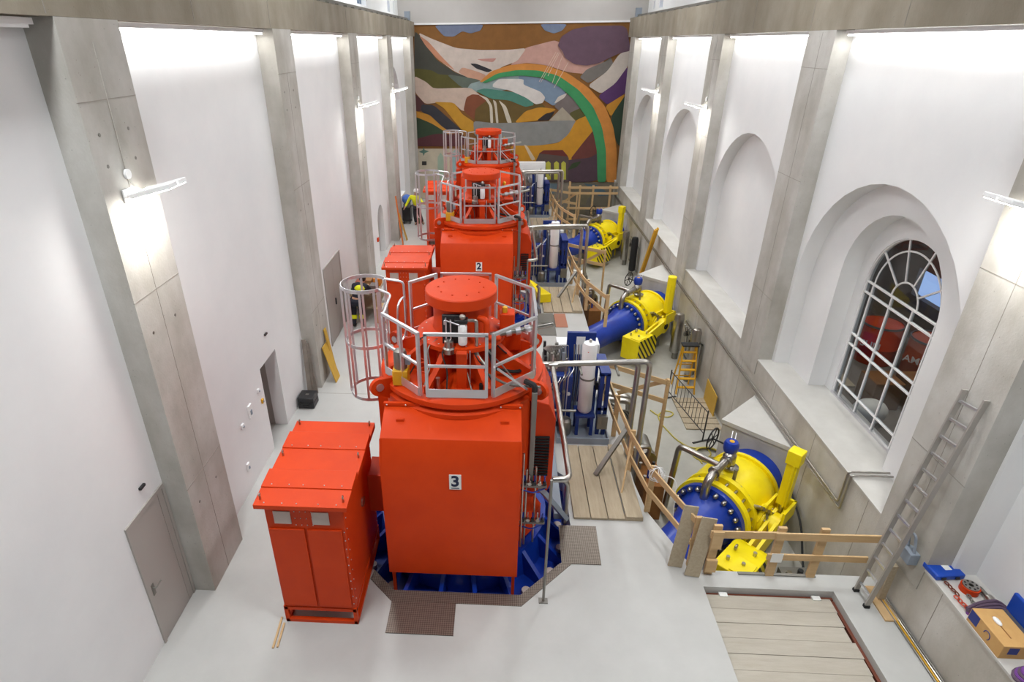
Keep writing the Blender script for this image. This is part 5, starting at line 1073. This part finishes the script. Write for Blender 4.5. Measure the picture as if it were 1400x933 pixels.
def person(lab, loc, rz, J, jacket, trousers, band=None, helmet=None):
    """J: joints - hip, chest, neck, head, (l,r) shoulder elbow wrist, hip knee ankle toe"""
    p = thing('person', lab, 'person', loc, rz)
    V, Ed, Rr = [], [], []
    def add(q, r, frm=None):
        V.append(V3(q)); Rr.append(r)
        if frm is not None: Ed.append((frm, len(V)-1))
        return len(V)-1
    hip = add(J['hip'],(.15,.11)); ch = add(J['chest'],(.17,.12),hip); nk = add(J['neck'],.06,ch)
    hd0 = add(V3(J['neck'])+(V3(J['head'])-V3(J['neck']))*.45,.075,nk); hd = add(J['head'],.105,hd0); add(V3(J['head'])+V3((0,0,.085)),.07,hd)
    for s in 'lr':
        sh = add(J['sh'+s],.07,ch); el = add(J['el'+s],.05,sh); wr = add(J['wr'+s],.036,el); d = (V3(J['wr'+s])-V3(J['el'+s])).normalized()
        hp = add(V3(J['wr'+s])+d*.08,(.042,.022),wr)
        side = V3((d.y,-d.x,0)).normalized() if abs(d.z) < .9 else V3((1,0,0))
        for i in range(4): add(V3(V[hp])+d*(.07+.012*(i in (1,2)))+side*(-.03+.02*i)+V3((0,0,-.012)),.009,hp)
        add(V3(V[wr])+d*.07+side*.06,.010,wr)
        hj = add(J['hj'+s],.10,hip); kn = add(J['kn'+s],.07,hj); an = add(J['an'+s],.05,kn); add(J['to'+s],(.045,.035),an)
    body = skin('body', V, Ed, Rr, SKINM, p, hip)
    f = (V3(J['face'])).normalized(); r = V3((f.y,-f.x,0)); h = V3(J['head'])
    obj('nose', MB().sphere(h+f*.115-V3((0,0,.01)),.018,8,6,(1,1,1.4)), SKINM, body)
    for s in (-1,1): obj('eye', MB().sphere(h+f*.095+r*(.035*s)+V3((0,0,.02)),.012,8,6), M['dark'], body); obj('ear', MB().sphere(h+r*(.105*s),.025,8,6,(.6,.6,1.2)), SKINM, body)
    obj('mouth', MB().sphere(h+f*.10-V3((0,0,.06)),.02,8,5,(1,1,.3)), mat('lips', (150,90,80), .6), body)
    obj('hair', MB().sphere(h+V3((0,0,.04))-f*.03,.112,12,8), mat('dark_hair', (52,38,30), .8), body)
    # jacket
    V, Ed, Rr = [], [], []
    hip = add(J['hip'],(.18,.14)); ch = add(J['chest'],(.205,.15),hip); add(V3(J['neck'])-V3((0,0,.03)),.085,ch)
    for s in 'lr': sh = add(J['sh'+s],.09,ch); el = add(J['el'+s],.07,sh); add(J['wr'+s],.055,el)
    jk = skin('jacket', V, Ed, Rr, jacket, p, hip)
    V, Ed, Rr = [], [], []
    hip = add(V3(J['hip'])-V3((0,0,.02)),(.17,.13))
    for s in 'lr': hj = add(J['hj'+s],.125,hip); kn = add(J['kn'+s],.09,hj); add(J['an'+s],.075,kn)
    tr = skin('trousers', V, Ed, Rr, trousers, p, hip)
    for s in 'lr':
        a, t = V3(J['an'+s]), V3(J['to'+s]); skin('boot', [a+V3((0,0,.06)), a-V3((0,0,.02)), t], [(0,1),(1,2)], [.065,.06,(.055,.05)], M['dark'], p, 0)
        if band:
            k, q = V3(J['kn'+s]), V3(J['an'+s]); c = k.lerp(q,.35); d = (q-k).normalized()*.06; obj('reflective_band', MB().tube([c-d,c+d],.097,14), band, tr)
    if helmet: 
        obj('helmet', MB().lathe([(.135,.0),(.135,.04),(.115,.10),(.07,.14),(.0001,.15)],20,tuple(h+V3((0,0,.03)))), helmet, p); obj('helmet_brim', MB().sphere(h+f*.11+V3((0,0,.04)),.08,12,5,(1,1,.15)), helmet, p)
    return p
# worker walking beside the trolley at the far left, leaning a little to the side
J1 = dict(hip=(0,0,.93),chest=(-.06,-.02,1.30),neck=(-.02,-.04,1.47),head=(.04,-.06,1.60),face=(.5,-.8,-.3),
 shl=(-.25,-.02,1.38),ell=(-.40,-.06,1.12),wrl=(-.52,-.14,.92),shr=(.13,-.04,1.36),elr=(.30,-.12,1.14),wrr=(.46,-.24,1.08),
 hjl=(-.09,0,.88),knl=(-.08,-.08,.48),anl=(-.06,.02,.10),tol=(-.05,-.16,.05),hjr=(.09,0,.88),knr=(.16,.04,.48),anr=(.26,.12,.10),tor=(.34,-.04,.05))
person('worker in a bright yellow jacket and white helmet beside the far trolley', (-4.10,28.45,0), 0, J1, HIV, DARKT, None, HELM)
# worker bending over the cluttered table
J2 = dict(hip=(0,0,.90),chest=(.10,.26,1.20),neck=(.13,.40,1.32),head=(.15,.50,1.40),face=(.2,.8,-.6),
 shl=(-.10,.32,1.28),ell=(-.16,.48,1.02),wrl=(-.06,.66,.90),shr=(.30,.28,1.26),elr=(.40,.46,1.02),wrr=(.34,.66,.92),
 hjl=(-.10,0,.86),knl=(-.12,.08,.47),anl=(-.12,-.05,.10),tol=(-.12,.14,.05),hjr=(.10,0,.86),knr=(.12,.10,.47),anr=(.13,-.02,.10),tor=(.13,.17,.05))
person('worker in dark clothes with lime yellow bands bending over the table by the cage', (-4.42,16.70,0), 0, J2, NAVY, NAVY, HIV, None)
bj = [o for o in bpy.data.objects if o.name.startswith('jacket')][-1]
obj('hi_vis_yoke', MB().sphere((.10,.24,1.20),.215,16,10,(1.0,.78,.62)), HIV, bj)
